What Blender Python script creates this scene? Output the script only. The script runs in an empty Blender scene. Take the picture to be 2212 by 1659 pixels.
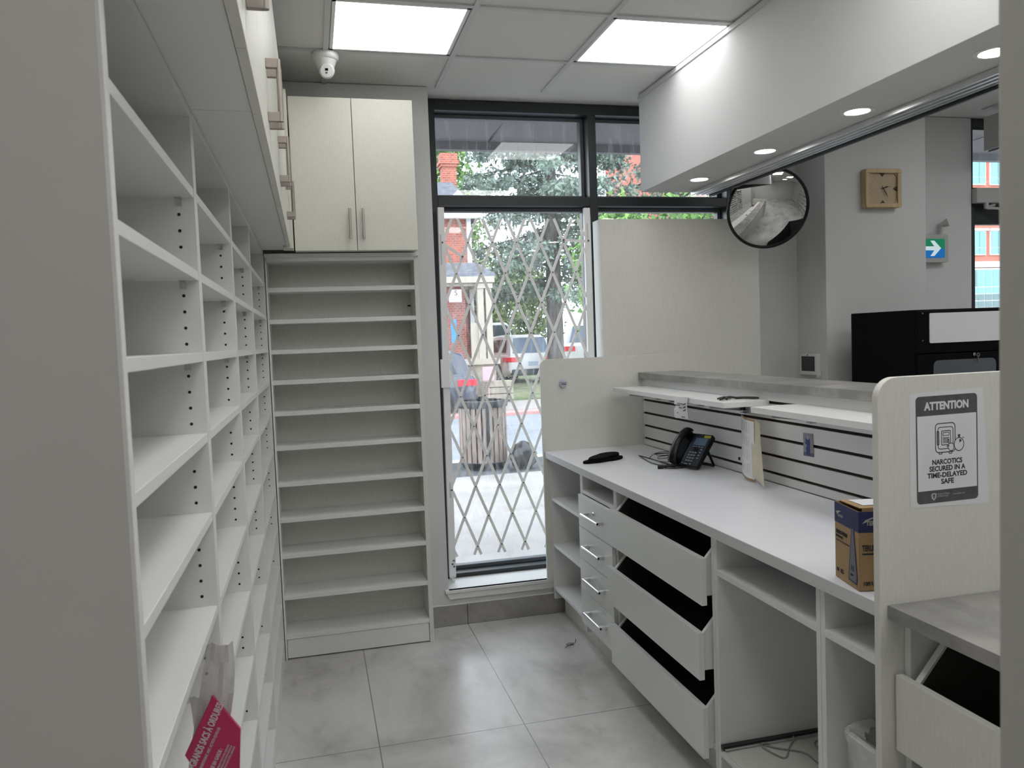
import bpy, bmesh, math, random
from mathutils import Matrix, Vector
import numpy as np

# ------------------------------------------------------------------ camera
scene = bpy.context.scene
COL = scene.collection
A, B_, C_ = -0.243654882, 0.056926567, -0.03728979
F_PX, PW = 1720.93, 2212.0

def cam_rot():
    base = np.array([[1, 0, 0], [0, 0, -1], [0, 1, 0]], float)
    ca, sa = math.cos(A), math.sin(A)
    ry = np.array([[ca, 0, sa], [0, 1, 0], [-sa, 0, ca]])
    cb, sb = math.cos(B_), math.sin(B_)
    rx = np.array([[1, 0, 0], [0, cb, -sb], [0, sb, cb]])
    cc, sc = math.cos(C_), math.sin(C_)
    rz = np.array([[cc, -sc, 0], [sc, cc, 0], [0, 0, 1]])
    return rz @ rx @ ry @ base

R_ = cam_rot()
cd = bpy.data.cameras.new('camera')
cam = bpy.data.objects.new('camera', cd)
COL.objects.link(cam)
cd.sensor_fit = 'HORIZONTAL'
cd.sensor_width = 36.0
cd.lens = F_PX / PW * 36.0
cd.clip_start = 0.02
cd.clip_end = 300
cd.dof.use_dof = True
cd.dof.focus_distance = 3.2
cd.dof.aperture_fstop = 10.0
right, up, back = R_[0], -R_[1], -R_[2]
m = Matrix(((right[0], up[0], back[0], 0), (right[1], up[1], back[1], 0), (right[2], up[2], back[2], 1.6), (0, 0, 0, 1)))
cam.matrix_world = m
scene.camera = cam

# ------------------------------------------------------------------ world, exposure
scene.view_settings.view_transform = 'Standard'
scene.view_settings.look = 'None'
scene.view_settings.gamma = 1.0
scene.view_settings.use_curve_mapping = False
scene.view_settings.exposure = 0.2
w = bpy.data.worlds.new('overcast_sky')
scene.world = w
w.use_nodes = True
nt = w.node_tree
nt.nodes.clear()
wo = nt.nodes.new('ShaderNodeOutputWorld')
bg = nt.nodes.new('ShaderNodeBackground')
tc = nt.nodes.new('ShaderNodeTexCoord')
nz = nt.nodes.new('ShaderNodeTexNoise')
nz.inputs['Scale'].default_value = 2.5
nz.inputs['Detail'].default_value = 6
rp = nt.nodes.new('ShaderNodeValToRGB')
rp.color_ramp.elements[0].position = 0.35
rp.color_ramp.elements[0].color = (0.62, 0.78, 1.0, 1)
rp.color_ramp.elements[1].position = 0.6
rp.color_ramp.elements[1].color = (0.93, 0.97, 1.0, 1)
nt.links.new(tc.outputs['Generated'], nz.inputs['Vector'])
nt.links.new(nz.outputs['Fac'], rp.inputs['Fac'])
nt.links.new(rp.outputs['Color'], bg.inputs['Color'])
bg.inputs['Strength'].default_value = 3.7
nt.links.new(bg.outputs[0], wo.inputs[0])
scene.cycles.max_bounces = 10
scene.cycles.diffuse_bounces = 6
scene.cycles.transparent_max_bounces = 24
scene.cycles.caustics_reflective = False
scene.cycles.caustics_refractive = False
scene.cycles.use_denoising = True

PANEL_EMIT = 3.9      # the two ceiling panels in view, kept dimmer than the added fill
DOWN_EMIT = 26.0      # the recessed downlights

# ------------------------------------------------------------------ materials
MATS = {}

def new_mat(name):
    mt = bpy.data.materials.new(name)
    mt.use_nodes = True
    MATS[name] = mt
    n = mt.node_tree.nodes
    return mt, n, mt.node_tree.links, n['Principled BSDF']

def mat(name, col, rough=0.5, metal=0.0, noise=0.0, nscale=8.0, stretch=(1, 1, 1), bump=0.0, emit=None, estr=0.0, spec=0.5, coat=0.0, alpha=1.0):
    mt, n, l, b = new_mat(name)
    b.inputs['Roughness'].default_value = rough
    b.inputs['Metallic'].default_value = metal
    b.inputs['Specular IOR Level'].default_value = spec
    b.inputs['Coat Weight'].default_value = coat
    b.inputs['Alpha'].default_value = alpha
    c = (*col, 1)
    b.inputs['Base Color'].default_value = c
    if noise > 0 or bump > 0:
        t = n.new('ShaderNodeTexCoord')
        mp = n.new('ShaderNodeMapping')
        mp.inputs['Scale'].default_value = stretch
        nn = n.new('ShaderNodeTexNoise')
        nn.inputs['Scale'].default_value = nscale
        nn.inputs['Detail'].default_value = 5
        l.new(t.outputs['Object'], mp.inputs['Vector'])
        l.new(mp.outputs['Vector'], nn.inputs['Vector'])
        if noise > 0:
            r = n.new('ShaderNodeValToRGB')
            r.color_ramp.elements[0].position = 0.3
            r.color_ramp.elements[1].position = 0.7
            lo = tuple(max(0, v * (1 - noise)) for v in col)
            hi = tuple(min(1, v * (1 + noise)) for v in col)
            r.color_ramp.elements[0].color = (*lo, 1)
            r.color_ramp.elements[1].color = (*hi, 1)
            l.new(nn.outputs['Fac'], r.inputs['Fac'])
            l.new(r.outputs['Color'], b.inputs['Base Color'])
        if bump > 0:
            bp = n.new('ShaderNodeBump')
            bp.inputs['Strength'].default_value = bump
            bp.inputs['Distance'].default_value = 0.002
            l.new(nn.outputs['Fac'], bp.inputs['Height'])
            l.new(bp.outputs['Normal'], b.inputs['Normal'])
    if emit:
        b.inputs['Emission Color'].default_value = (*emit, 1)
        b.inputs['Emission Strength'].default_value = estr
    return mt

WALL = mat('painted_wall', (0.62, 0.62, 0.61), 0.75, noise=0.015, nscale=3, bump=0.15)
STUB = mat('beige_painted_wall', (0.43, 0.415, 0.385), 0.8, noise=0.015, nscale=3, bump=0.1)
CEIL = mat('ceiling_tile', (0.68, 0.68, 0.655), 0.9, noise=0.03, nscale=220, bump=0.3)
TBAR = mat('ceiling_grid_metal', (0.55, 0.55, 0.55), 0.5)
WHITE = mat('white_melamine', (0.73, 0.73, 0.715), 0.42, noise=0.01, nscale=5)
DRAWER = mat('white_drawer_laminate', (0.72, 0.74, 0.715), 0.35, noise=0.01, nscale=4)
LINEN = mat('cream_linen_laminate', (0.68, 0.67, 0.595), 0.5, noise=0.045, nscale=1.0, stretch=(260, 260, 22), bump=0.08)
LINENP = mat('pale_linen_laminate', (0.67, 0.66, 0.61), 0.5, noise=0.045, nscale=1.0, stretch=(260, 260, 22), bump=0.08)
TOPW = mat('white_worktop', (0.80, 0.80, 0.83), 0.28, noise=0.008, nscale=6)
EDGE = mat('worktop_edge', (0.60, 0.60, 0.60), 0.45)
HOLE = mat('dark_hole', (0.01, 0.01, 0.01), 0.9)
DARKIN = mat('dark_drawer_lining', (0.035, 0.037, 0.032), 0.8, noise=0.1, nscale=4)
FRAME = mat('charcoal_window_frame', (0.018, 0.022, 0.024), 0.35, noise=0.05, nscale=3)
FRAMEG = mat('grey_inner_frame', (0.10, 0.11, 0.125), 0.35)
NICKEL = mat('brushed_nickel', (0.44, 0.41, 0.37), 0.32, metal=1.0, noise=0.05, nscale=30)
BRONZE = mat('warm_brushed_nickel', (0.36, 0.32, 0.285), 0.45, metal=0.7, noise=0.04, nscale=30)
CHROME = mat('polished_chrome', (0.75, 0.75, 0.76), 0.18, metal=1.0)
ALU = mat('brushed_aluminium', (0.72, 0.73, 0.74), 0.33, metal=1.0, noise=0.06, nscale=2, stretch=(200, 1, 200))
GREYM = mat('grey_bracket_metal', (0.36, 0.36, 0.36), 0.4, metal=0.3)
BLACK = mat('black_plastic', (0.003, 0.003, 0.0035), 0.3, spec=0.35)
BLACKM = mat('matte_black_metal', (0.004, 0.004, 0.005), 0.55, spec=0.08)
RUBBER = mat('black_foam', (0.004, 0.004, 0.006), 0.9, spec=0.1)
GROOVE = mat('dark_brown_groove', (0.022, 0.009, 0.006), 0.8)
PAPER = mat('white_paper', (0.72, 0.72, 0.73), 0.8, noise=0.01, nscale=10)
INK = mat('grey_printed_ink', (0.085, 0.085, 0.085), 0.8, noise=0.15, nscale=40)
INKB = mat('dark_print', (0.03, 0.03, 0.035), 0.8)
INKL = mat('faint_print', (0.30, 0.31, 0.33), 0.8)
CREAMP = mat('cream_curled_paper', (0.60, 0.55, 0.43), 0.8, noise=0.06, nscale=20)
KRAFT = mat('brown_cardboard', (0.36, 0.235, 0.115), 0.75, noise=0.05, nscale=25)
NAVY = mat('navy_print', (0.018, 0.026, 0.10), 0.6)
TEAL = mat('teal_print', (0.02, 0.16, 0.15), 0.6)
LILAC = mat('lilac_plastic', (0.50, 0.48, 0.58), 0.35)
PLASTW = mat('white_plastic', (0.72, 0.72, 0.70), 0.32)
PLASTG = mat('grey_white_plastic', (0.45, 0.46, 0.44), 0.4)
SCREEN = mat('dark_screen', (0.03, 0.033, 0.036), 0.15)
WOOD = mat('pale_beech', (0.50, 0.37, 0.20), 0.5, noise=0.12, nscale=1.0, stretch=(60, 60, 6))
WOODF = mat('birch_dial', (0.43, 0.33, 0.21), 0.55, noise=0.08, nscale=90)
BROWN = mat('dark_brown_wood', (0.045, 0.018, 0.01), 0.5)
MAGENTA = mat('magenta_label', (0.42, 0.012, 0.085), 0.32, noise=0.12, nscale=14, bump=0.3)
GATE = mat('pale_gate_steel', (0.84, 0.84, 0.83), 0.35, metal=0.0, noise=0.02, nscale=12)
MIRROR = mat('mirror_glass', (0.72, 0.73, 0.72), 0.02, metal=1.0)
CREAMTRIM = mat('window_sill_paint', (0.76, 0.76, 0.74), 0.4)
YEL = mat('yellow_sticker', (0.55, 0.48, 0.03), 0.4)
KEY = mat('grey_keys', (0.20, 0.22, 0.25), 0.4)
PHONEG = mat('slate_phone_face', (0.016, 0.022, 0.032), 0.4, spec=0.3)
BLUEP = mat('blue_lcd', (0.10, 0.16, 0.25), 0.25)

def emis(name, col, s):
    mt, n, l, b = new_mat(name)
    b.inputs['Base Color'].default_value = tuple(0.25 * v for v in col) + (1,) if max(col) < 0.96 else (0.8, 0.8, 0.8, 1)
    b.inputs['Roughness'].default_value = 0.6
    b.inputs['Emission Color'].default_value = (*col, 1)
    b.inputs['Emission Strength'].default_value = s
    return mt

LIGHTM = emis('luminous_diffuser', (0.99, 0.995, 1.0), PANEL_EMIT)
LIGHTFILL = emis('fill_panel_diffuser', (0.99, 0.995, 1.0), 6.8)  # for the unseen fill panels, stronger than the two in view
DOWNM = emis('downlight_lens', (1.0, 0.97, 0.92), DOWN_EMIT)
EXITG = emis('lit_green_sign', (0.0, 0.22, 0.10), 0.6)
EXITB = emis('lit_blue_sign', (0.0, 0.16, 0.50), 0.6)
EXITW = emis('lit_white_arrow', (0.75, 0.9, 0.95), 0.55)

def concrete(name, base, hi, lo, rough, scale=1.5, tile=None):
    mt, n, l, b = new_mat(name)
    t = n.new('ShaderNodeTexCoord')
    n1 = n.new('ShaderNodeTexNoise'); n1.inputs['Scale'].default_value = scale; n1.inputs['Detail'].default_value = 9
    n1.inputs['Roughness'].default_value = 0.62; n1.inputs['Distortion'].default_value = 0.6
    l.new(t.outputs['Object'], n1.inputs['Vector'])
    r = n.new('ShaderNodeValToRGB')
    e = r.color_ramp.elements
    e[0].position = 0.33; e[0].color = (*lo, 1)
    e[1].position = 0.68; e[1].color = (*hi, 1)
    x = r.color_ramp.elements.new(0.5); x.color = (*base, 1)
    l.new(n1.outputs['Fac'], r.inputs['Fac'])
    col = r.outputs['Color']
    n2 = n.new('ShaderNodeTexNoise'); n2.inputs['Scale'].default_value = scale * 9; n2.inputs['Detail'].default_value = 8
    mp = n.new('ShaderNodeMapping'); mp.inputs['Scale'].default_value = (1, 0.45, 1)
    l.new(t.outputs['Object'], mp.inputs['Vector']); l.new(mp.outputs['Vector'], n2.inputs['Vector'])
    r2 = n.new('ShaderNodeValToRGB'); r2.color_ramp.elements[0].position = 0.27; r2.color_ramp.elements[0].color = (0.72, 0.70, 0.68, 1)
    r2.color_ramp.elements[1].position = 0.42; r2.color_ramp.elements[1].color = (1, 1, 1, 1)
    l.new(n2.outputs['Fac'], r2.inputs['Fac'])
    mx = n.new('ShaderNodeMix'); mx.data_type = 'RGBA'; mx.blend_type = 'MULTIPLY'; mx.inputs['Factor'].default_value = 0.5
    l.new(col, mx.inputs['A']); l.new(r2.outputs['Color'], mx.inputs['B'])
    col = mx.outputs['Result']
    if tile:
        sx, sy, ox, oy, gw, gcol = tile
        sep = n.new('ShaderNodeSeparateXYZ'); l.new(t.outputs['Object'], sep.inputs[0])
        outs = []
        for ax, s, o in (('X', sx, ox), ('Y', sy, oy)):
            a1 = n.new('ShaderNodeMath'); a1.operation = 'SUBTRACT'; a1.inputs[1].default_value = o - s * 40
            l.new(sep.outputs[ax], a1.inputs[0])
            a2 = n.new('ShaderNodeMath'); a2.operation = 'MODULO'; a2.inputs[1].default_value = s
            l.new(a1.outputs[0], a2.inputs[0])
            a3 = n.new('ShaderNodeMath'); a3.operation = 'LESS_THAN'; a3.inputs[1].default_value = gw
            l.new(a2.outputs[0], a3.inputs[0]); outs.append(a3)
        mxx = n.new('ShaderNodeMath'); mxx.operation = 'MAXIMUM'
        l.new(outs[0].outputs[0], mxx.inputs[0]); l.new(outs[1].outputs[0], mxx.inputs[1])
        m2 = n.new('ShaderNodeMix'); m2.data_type = 'RGBA'
        l.new(mxx.outputs[0], m2.inputs['Factor']); l.new(col, m2.inputs['A']); m2.inputs['B'].default_value = (*gcol, 1)
        col = m2.outputs['Result']
    l.new(col, b.inputs['Base Color'])
    b.inputs['Roughness'].default_value = rough
    return mt

FLOOR = concrete('grey_stone_floor_tile', (0.58, 0.565, 0.545), (0.70, 0.69, 0.67), (0.40, 0.385, 0.365), 0.24, 1.3,
                 (0.596, 1.232, 0.775, 3.127, 0.004, (0.22, 0.21, 0.20)))
SKIRT = concrete('grey_stone_skirting_tile', (0.30, 0.285, 0.265), (0.36, 0.345, 0.325), (0.23, 0.22, 0.20), 0.5, 4)
CONC = concrete('grey_concrete_laminate', (0.27, 0.262, 0.245), (0.38, 0.36, 0.335), (0.19, 0.185, 0.175), 0.3, 5)
SIDEW = concrete('pale_concrete_pavement', (0.36, 0.335, 0.315), (0.41, 0.385, 0.365), (0.30, 0.28, 0.26), 0.9, 0.8,
                 (1.5, 1.5, 0.9, 7.05, 0.012, (0.40, 0.37, 0.34)))
ROAD = concrete('grey_asphalt', (0.25, 0.265, 0.29), (0.29, 0.305, 0.33), (0.20, 0.215, 0.24), 0.9, 1.0)
DARKP = concrete('dark_asphalt_strip', (0.07, 0.075, 0.08), (0.10, 0.105, 0.11), (0.05, 0.05, 0.055), 0.9, 3)
GRASS = concrete('worn_lawn', (0.24, 0.26, 0.14), (0.34, 0.34, 0.23), (0.10, 0.17, 0.05), 0.95, 1.2)
PINKC = mat('pink_paint', (0.62, 0.30, 0.28), 0.9, noise=0.1, nscale=3)
SOFFIT = mat('soffit_panel', (0.19, 0.19, 0.205), 0.8, noise=0.04, nscale=2)

def brick(name, c1, c2, mortar, scale):
    mt, n, l, b = new_mat(name)
    t = n.new('ShaderNodeTexCoord'); mp = n.new('ShaderNodeMapping')
    mp.inputs['Rotation'].default_value = (math.pi / 2, 0, 0)
    bt = n.new('ShaderNodeTexBrick'); bt.inputs['Scale'].default_value = scale
    bt.inputs['Color1'].default_value = (*c1, 1); bt.inputs['Color2'].default_value = (*c2, 1); bt.inputs['Mortar'].default_value = (*mortar, 1)
    bt.inputs['Mortar Size'].default_value = 0.015
    l.new(t.outputs['Object'], mp.inputs['Vector']); l.new(mp.outputs['Vector'], bt.inputs['Vector'])
    l.new(bt.outputs['Color'], b.inputs['Base Color']); b.inputs['Roughness'].default_value = 0.9
    return mt

BRICKH = brick('old_red_brick', (0.46, 0.14, 0.085), (0.32, 0.085, 0.06), (0.46, 0.33, 0.28), 4.0)
BRICKP = brick('weathered_brown_brick', (0.36, 0.13, 0.10), (0.28, 0.09, 0.07), (0.45, 0.35, 0.31), 4.0)
BRICKO = brick('orange_brick', (0.55, 0.17, 0.115), (0.48, 0.145, 0.10), (0.55, 0.28, 0.22), 3.0)
SHING = mat('grey_shingles', (0.20, 0.21, 0.24), 0.9, noise=0.25, nscale=1.0, stretch=(6, 6, 22))
TRIMW = mat('cream_house_trim', (0.48, 0.435, 0.36), 0.8)
WHITEP = mat('white_house_paint', (0.75, 0.75, 0.75), 0.7)
CARW = mat('white_car_paint', (0.84, 0.84, 0.86), 0.5, coat=0.05)
CARB = mat('dark_blue_car_paint', (0.06, 0.07, 0.10), 0.2, coat=0.7)
CARK = mat('black_car_paint', (0.02, 0.022, 0.025), 0.2, coat=0.7)
CARG = mat('tinted_car_glass', (0.05, 0.065, 0.07), 0.08)
CARGL = mat('pale_rear_glass', (0.22, 0.27, 0.36), 0.1)
TYRE = mat('black_tyre', (0.02, 0.02, 0.022), 0.8)
RIM = mat('wheel_rim', (0.5, 0.5, 0.52), 0.35, metal=0.8)
REDL = mat('red_lamp_glass', (0.75, 0.03, 0.05), 0.2, emit=(0.8, 0.03, 0.05), estr=0.15)
PLATE = mat('blue_white_plate', (0.45, 0.52, 0.65), 0.5)
BARK = mat('spruce_bark', (0.13, 0.115, 0.105), 0.95, noise=0.35, nscale=3, stretch=(4, 4, 1))
def leafmat(name, c1, c2):
    mt, n, l, b = new_mat(name)
    g = n.new('ShaderNodeObjectInfo'); t = n.new('ShaderNodeTexCoord')
    nn = n.new('ShaderNodeTexNoise'); nn.inputs['Scale'].default_value = 2.2; nn.inputs['Detail'].default_value = 6
    l.new(t.outputs['Object'], nn.inputs['Vector'])
    r = n.new('ShaderNodeValToRGB'); r.color_ramp.elements[0].position = 0.38; r.color_ramp.elements[1].position = 0.62
    r.color_ramp.elements[0].color = (*c1, 1); r.color_ramp.elements[1].color = (*c2, 1)
    l.new(nn.outputs['Fac'], r.inputs['Fac']); l.new(r.outputs['Color'], b.inputs['Base Color'])
    b.inputs['Roughness'].default_value = 0.7
    return mt
SPRUCE = leafmat('blue_spruce_needles', (0.12, 0.17, 0.14), (0.30, 0.38, 0.31))
LEAFB = leafmat('bright_green_leaves', (0.09, 0.22, 0.04), (0.23, 0.38, 0.10))
LEAFM = leafmat('mid_green_leaves', (0.10, 0.19, 0.05), (0.27, 0.34, 0.15))
SLATW = mat('weathered_bin_slats', (0.30, 0.235, 0.20), 0.85, noise=0.35, nscale=1.0, stretch=(30, 30, 3))
TIMBER = mat('pale_timber', (0.42, 0.37, 0.30), 0.9, noise=0.15, nscale=8)
BAGB = mat('black_rubbish_bag', (0.015, 0.016, 0.017), 0.22)
BLUESIGN = mat('blue_banner', (0.05, 0.28, 0.75), 0.6)
CYANG = mat('cyan_office_glass', (0.20, 0.46, 0.51), 0.2)
DARKG = mat('dark_office_glass', (0.14, 0.22, 0.23), 0.2)
MISC = mat('rose_sign_board', (0.75, 0.48, 0.55), 0.8)

def glass_mat():
    mt, n, l, b = new_mat('smudged_window_glass')
    n.remove(b)
    out = n['Material Output']
    tr = n.new('ShaderNodeBsdfTransparent'); tr.inputs[0].default_value = (0.97, 0.985, 0.98, 1)
    gl = n.new('ShaderNodeBsdfGlossy'); gl.inputs['Roughness'].default_value = 0.01
    geo = n.new('ShaderNodeNewGeometry'); dt = n.new('ShaderNodeVectorMath'); dt.operation = 'DOT_PRODUCT'
    l.new(geo.outputs['Incoming'], dt.inputs[0]); l.new(geo.outputs['Normal'], dt.inputs[1])
    def mth(op, a, b=None):
        q = n.new('ShaderNodeMath'); q.operation = op
        if isinstance(a, float): q.inputs[0].default_value = a
        else: l.new(a, q.inputs[0])
        if b is not None: q.inputs[1].default_value = b
        return q
    ab = mth('ABSOLUTE', dt.outputs['Value'])
    om = n.new('ShaderNodeMath'); om.operation = 'SUBTRACT'; om.inputs[0].default_value = 1.0; l.new(ab.outputs[0], om.inputs[1])
    pw = mth('POWER', om.outputs[0], 5.0); ml = mth('MULTIPLY', pw.outputs[0], 0.9); fr = mth('ADD', ml.outputs[0], 0.085)
    mx = n.new('ShaderNodeMixShader')
    l.new(fr.outputs[0], mx.inputs[0]); l.new(tr.outputs[0], mx.inputs[1]); l.new(gl.outputs[0], mx.inputs[2])
    df = n.new('ShaderNodeBsdfDiffuse'); df.inputs[0].default_value = (0.85, 0.9, 0.92, 1)
    tl = n.new('ShaderNodeBsdfTranslucent'); tl.inputs[0].default_value = (0.85, 0.92, 0.95, 1)
    ad = n.new('ShaderNodeMixShader'); l.new(df.outputs[0], ad.inputs[1]); l.new(tl.outputs[0], ad.inputs[2])
    t = n.new('ShaderNodeTexCoord'); mp = n.new('ShaderNodeMapping')
    mp.inputs['Rotation'].default_value = (0, 0.5, 0); mp.inputs['Scale'].default_value = (14, 1, 2.2)
    nn = n.new('ShaderNodeTexNoise'); nn.inputs['Scale'].default_value = 1.6; nn.inputs['Detail'].default_value = 7; nn.inputs['Distortion'].default_value = 1.2
    l.new(t.outputs['Object'], mp.inputs[0]); l.new(mp.outputs[0], nn.inputs['Vector'])
    r = n.new('ShaderNodeValToRGB'); r.color_ramp.elements[0].position = 0.5; r.color_ramp.elements[0].color = (0.035, 0.035, 0.035, 1)
    r.color_ramp.elements[1].position = 0.78; r.color_ramp.elements[1].color = (0.30, 0.30, 0.30, 1)
    l.new(nn.outputs['Fac'], r.inputs['Fac'])
    m2 = n.new('ShaderNodeMixShader')
    l.new(r.outputs['Color'], m2.inputs[0]); l.new(mx.outputs[0], m2.inputs[1]); l.new(ad.outputs[0], m2.inputs[2])
    l.new(m2.outputs[0], out.inputs[0])
    return mt
GLASS = glass_mat()

def film_mat(name, col, a):
    mt, n, l, b = new_mat(name)
    b.inputs['Base Color'].default_value = (*col, 1); b.inputs['Roughness'].default_value = 0.25
    b.inputs['Alpha'].default_value = a
    t = n.new('ShaderNodeTexCoord'); nn = n.new('ShaderNodeTexNoise'); nn.inputs['Scale'].default_value = 9; nn.inputs['Distortion'].default_value = 1.5
    l.new(t.outputs['Object'], nn.inputs['Vector'])
    r = n.new('ShaderNodeMapRange'); r.inputs['From Min'].default_value = 0.3; r.inputs['From Max'].default_value = 0.7
    r.inputs['To Min'].default_value = a * 0.75; r.inputs['To Max'].default_value = min(1, a * 1.3)
    l.new(nn.outputs['Fac'], r.inputs['Value']); l.new(r.outputs[0], b.inputs['Alpha'])
    return mt
FILM = film_mat('clear_grey_plastic_film', (0.52, 0.47, 0.48), 0.55)
FILMW = film_mat('clear_bin_liner_film', (0.75, 0.75, 0.72), 0.45)

# ------------------------------------------------------------------ helpers
WLOC = {}

def tag(o, label=None, cat=None, group=None, kind=None):
    if label: o['label'] = label
    if cat: o['category'] = cat
    if group: o['group'] = group
    if kind: o['kind'] = kind
    return o

def thing(name, loc, label, cat, group=None):
    o = bpy.data.objects.new(name, None)
    COL.objects.link(o)
    o.location = loc
    o.empty_display_size = 0.1
    WLOC[o.name] = Vector(loc)
    return tag(o, label, cat, group)

class MB:
    def __init__(s):
        s.v = []; s.f = []; s.m = []
    def add(s, vs, fs, mi=0):
        o = len(s.v)
        s.v += [tuple(p) for p in vs]
        s.f += [tuple(i + o for i in f) for f in fs]
        s.m += [mi] * len(fs)
        return s
    def box(s, x0, x1, y0, y1, z0, z1, mi=0):
        if x0 > x1: x0, x1 = x1, x0
        if y0 > y1: y0, y1 = y1, y0
        if z0 > z1: z0, z1 = z1, z0
        vs = [(x0, y0, z0), (x1, y0, z0), (x1, y1, z0), (x0, y1, z0), (x0, y0, z1), (x1, y0, z1), (x1, y1, z1), (x0, y1, z1)]
        fs = [(0, 3, 2, 1), (4, 5, 6, 7), (0, 1, 5, 4), (1, 2, 6, 5), (2, 3, 7, 6), (3, 0, 4, 7)]
        return s.add(vs, fs, mi)
    def prism(s, pts, axis, a0, a1, mi=0):
        """pts: 2d outline; axis 'x': (y,z), 'y': (x,z), 'z': (x,y)"""
        n = len(pts)
        def mk(p, a):
            return {'x': (a, p[0], p[1]), 'y': (p[0], a, p[1]), 'z': (p[0], p[1], a)}[axis]
        ar = sum(pts[i][0] * pts[(i + 1) % n][1] - pts[(i + 1) % n][0] * pts[i][1] for i in range(n))
        if (ar < 0) != (axis == 'y'): pts = pts[::-1]
        if a0 > a1: a0, a1 = a1, a0
        vs = [mk(p, a0) for p in pts] + [mk(p, a1) for p in pts]
        fs = [tuple(range(n - 1, -1, -1)), tuple(range(n, 2 * n))] + [(i, (i + 1) % n, n + (i + 1) % n, n + i) for i in range(n)]
        return s.add(vs, fs, mi)
    def cyl(s, p0, p1, r, seg=16, mi=0, r2=None, caps=True):
        p0 = Vector(p0); p1 = Vector(p1); d = (p1 - p0).normalized()
        r2 = r if r2 is None else r2
        a = Vector((0, 0, 1)) if abs(d.z) < 0.9 else Vector((1, 0, 0))
        u = d.cross(a).normalized(); v = d.cross(u).normalized()
        vs = []
        for p, rr in ((p0, r), (p1, r2)):
            for i in range(seg):
                t = 2 * math.pi * i / seg
                vs.append(p + (u * math.cos(t) + v * math.sin(t)) * rr)
        fs = [(i, seg + i, seg + (i + 1) % seg, (i + 1) % seg) for i in range(seg)]
        if caps: fs += [tuple(range(seg)), tuple(range(2 * seg - 1, seg - 1, -1))]
        return s.add(vs, fs, mi)
    def lathe(s, prof, c, d=(0, 0, 1), seg=32, mi=0):
        """prof: list of (r, h) along direction d from c"""
        c = Vector(c); d = Vector(d).normalized()
        a = Vector((0, 0, 1)) if abs(d.z) < 0.9 else Vector((1, 0, 0))
        u = d.cross(a).normalized(); v = d.cross(u).normalized()
        vs = []; fs = []
        for r, h in prof:
            for i in range(seg):
                t = 2 * math.pi * i / seg
                vs.append(c + d * h + (u * math.cos(t) + v * math.sin(t)) * max(r, 1e-5))
        for k in range(len(prof) - 1):
            for i in range(seg):
                a_, b_ = k * seg + i, k * seg + (i + 1) % seg
                fs.append((a_, a_ + seg, b_ + seg, b_))
        return s.add(vs, fs, mi)
    def tube(s, pts, r, seg=8, mi=0, sub=6):
        P = [Vector(p) for p in pts]
        if sub > 1 and len(P) > 2:
            Q = []
            for i in range(len(P) - 1):
                p0 = P[max(i - 1, 0)]; p1 = P[i]; p2 = P[i + 1]; p3 = P[min(i + 2, len(P) - 1)]
                for k in range(sub):
                    t = k / sub
                    Q.append(0.5 * ((2 * p1) + (-p0 + p2) * t + (2 * p0 - 5 * p1 + 4 * p2 - p3) * t * t + (-p0 + 3 * p1 - 3 * p2 + p3) * t ** 3))
            Q.append(P[-1]); P = Q
        vs = []; fs = []; u = None
        for i, p in enumerate(P):
            d = (P[min(i + 1, len(P) - 1)] - P[max(i - 1, 0)])
            if d.length < 1e-9: d = Vector((0, 0, 1))
            d.normalize()
            if u is None:
                a = Vector((0, 0, 1)) if abs(d.z) < 0.9 else Vector((1, 0, 0))
                u = d.cross(a).normalized()
            else:
                u = (u - d * u.dot(d)).normalized()
            v = d.cross(u)
            for k in range(seg):
                t = 2 * math.pi * k / seg
                vs.append(p + (u * math.cos(t) + v * math.sin(t)) * r)
        n = len(P)
        for i in range(n - 1):
            for k in range(seg):
                a_, b_ = i * seg + k, i * seg + (k + 1) % seg
                fs.append((a_, b_, b_ + seg, a_ + seg))
        fs += [tuple(range(seg - 1, -1, -1)), tuple(range((n - 1) * seg, n * seg))]
        return s.add(vs, fs, mi)
    def sheet(s, grid, th=0.0006, mi=0):
        """grid: rows of points -> thin curved sheet with thickness"""
        rws, cs = len(grid), len(grid[0])
        top = [Vector(p) for row in grid for p in row]
        nrm = []
        for i in range(rws):
            for j in range(cs):
                a = Vector(grid[min(i + 1, rws - 1)][j]) - Vector(grid[max(i - 1, 0)][j])
                b = Vector(grid[i][min(j + 1, cs - 1)]) - Vector(grid[i][max(j - 1, 0)])
                nn = a.cross(b)
                nrm.append(nn.normalized() if nn.length > 1e-12 else Vector((0, 0, 1)))
        N = rws * cs
        vs = [p + q * th / 2 for p, q in zip(top, nrm)] + [p - q * th / 2 for p, q in zip(top, nrm)]
        fs = []
        for i in range(rws - 1):
            for j in range(cs - 1):
                a = i * cs + j
                fs.append((a, a + cs, a + cs + 1, a + 1))
                fs.append((N + a, N + a + 1, N + a + cs + 1, N + a + cs))
        bd = [j for j in range(cs)] + [i * cs + cs - 1 for i in range(1, rws)] + [(rws - 1) * cs + j for j in range(cs - 2, -1, -1)] + [i * cs for i in range(rws - 2, 0, -1)]
        for k in range(len(bd)):
            a, b = bd[k], bd[(k + 1) % len(bd)]
            fs.append((a, b, N + b, N + a))
        return s.add(vs, fs, mi)
    def xf(s, M):
        s.v = [tuple(M @ Vector(p)) for p in s.v]
        return s
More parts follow.
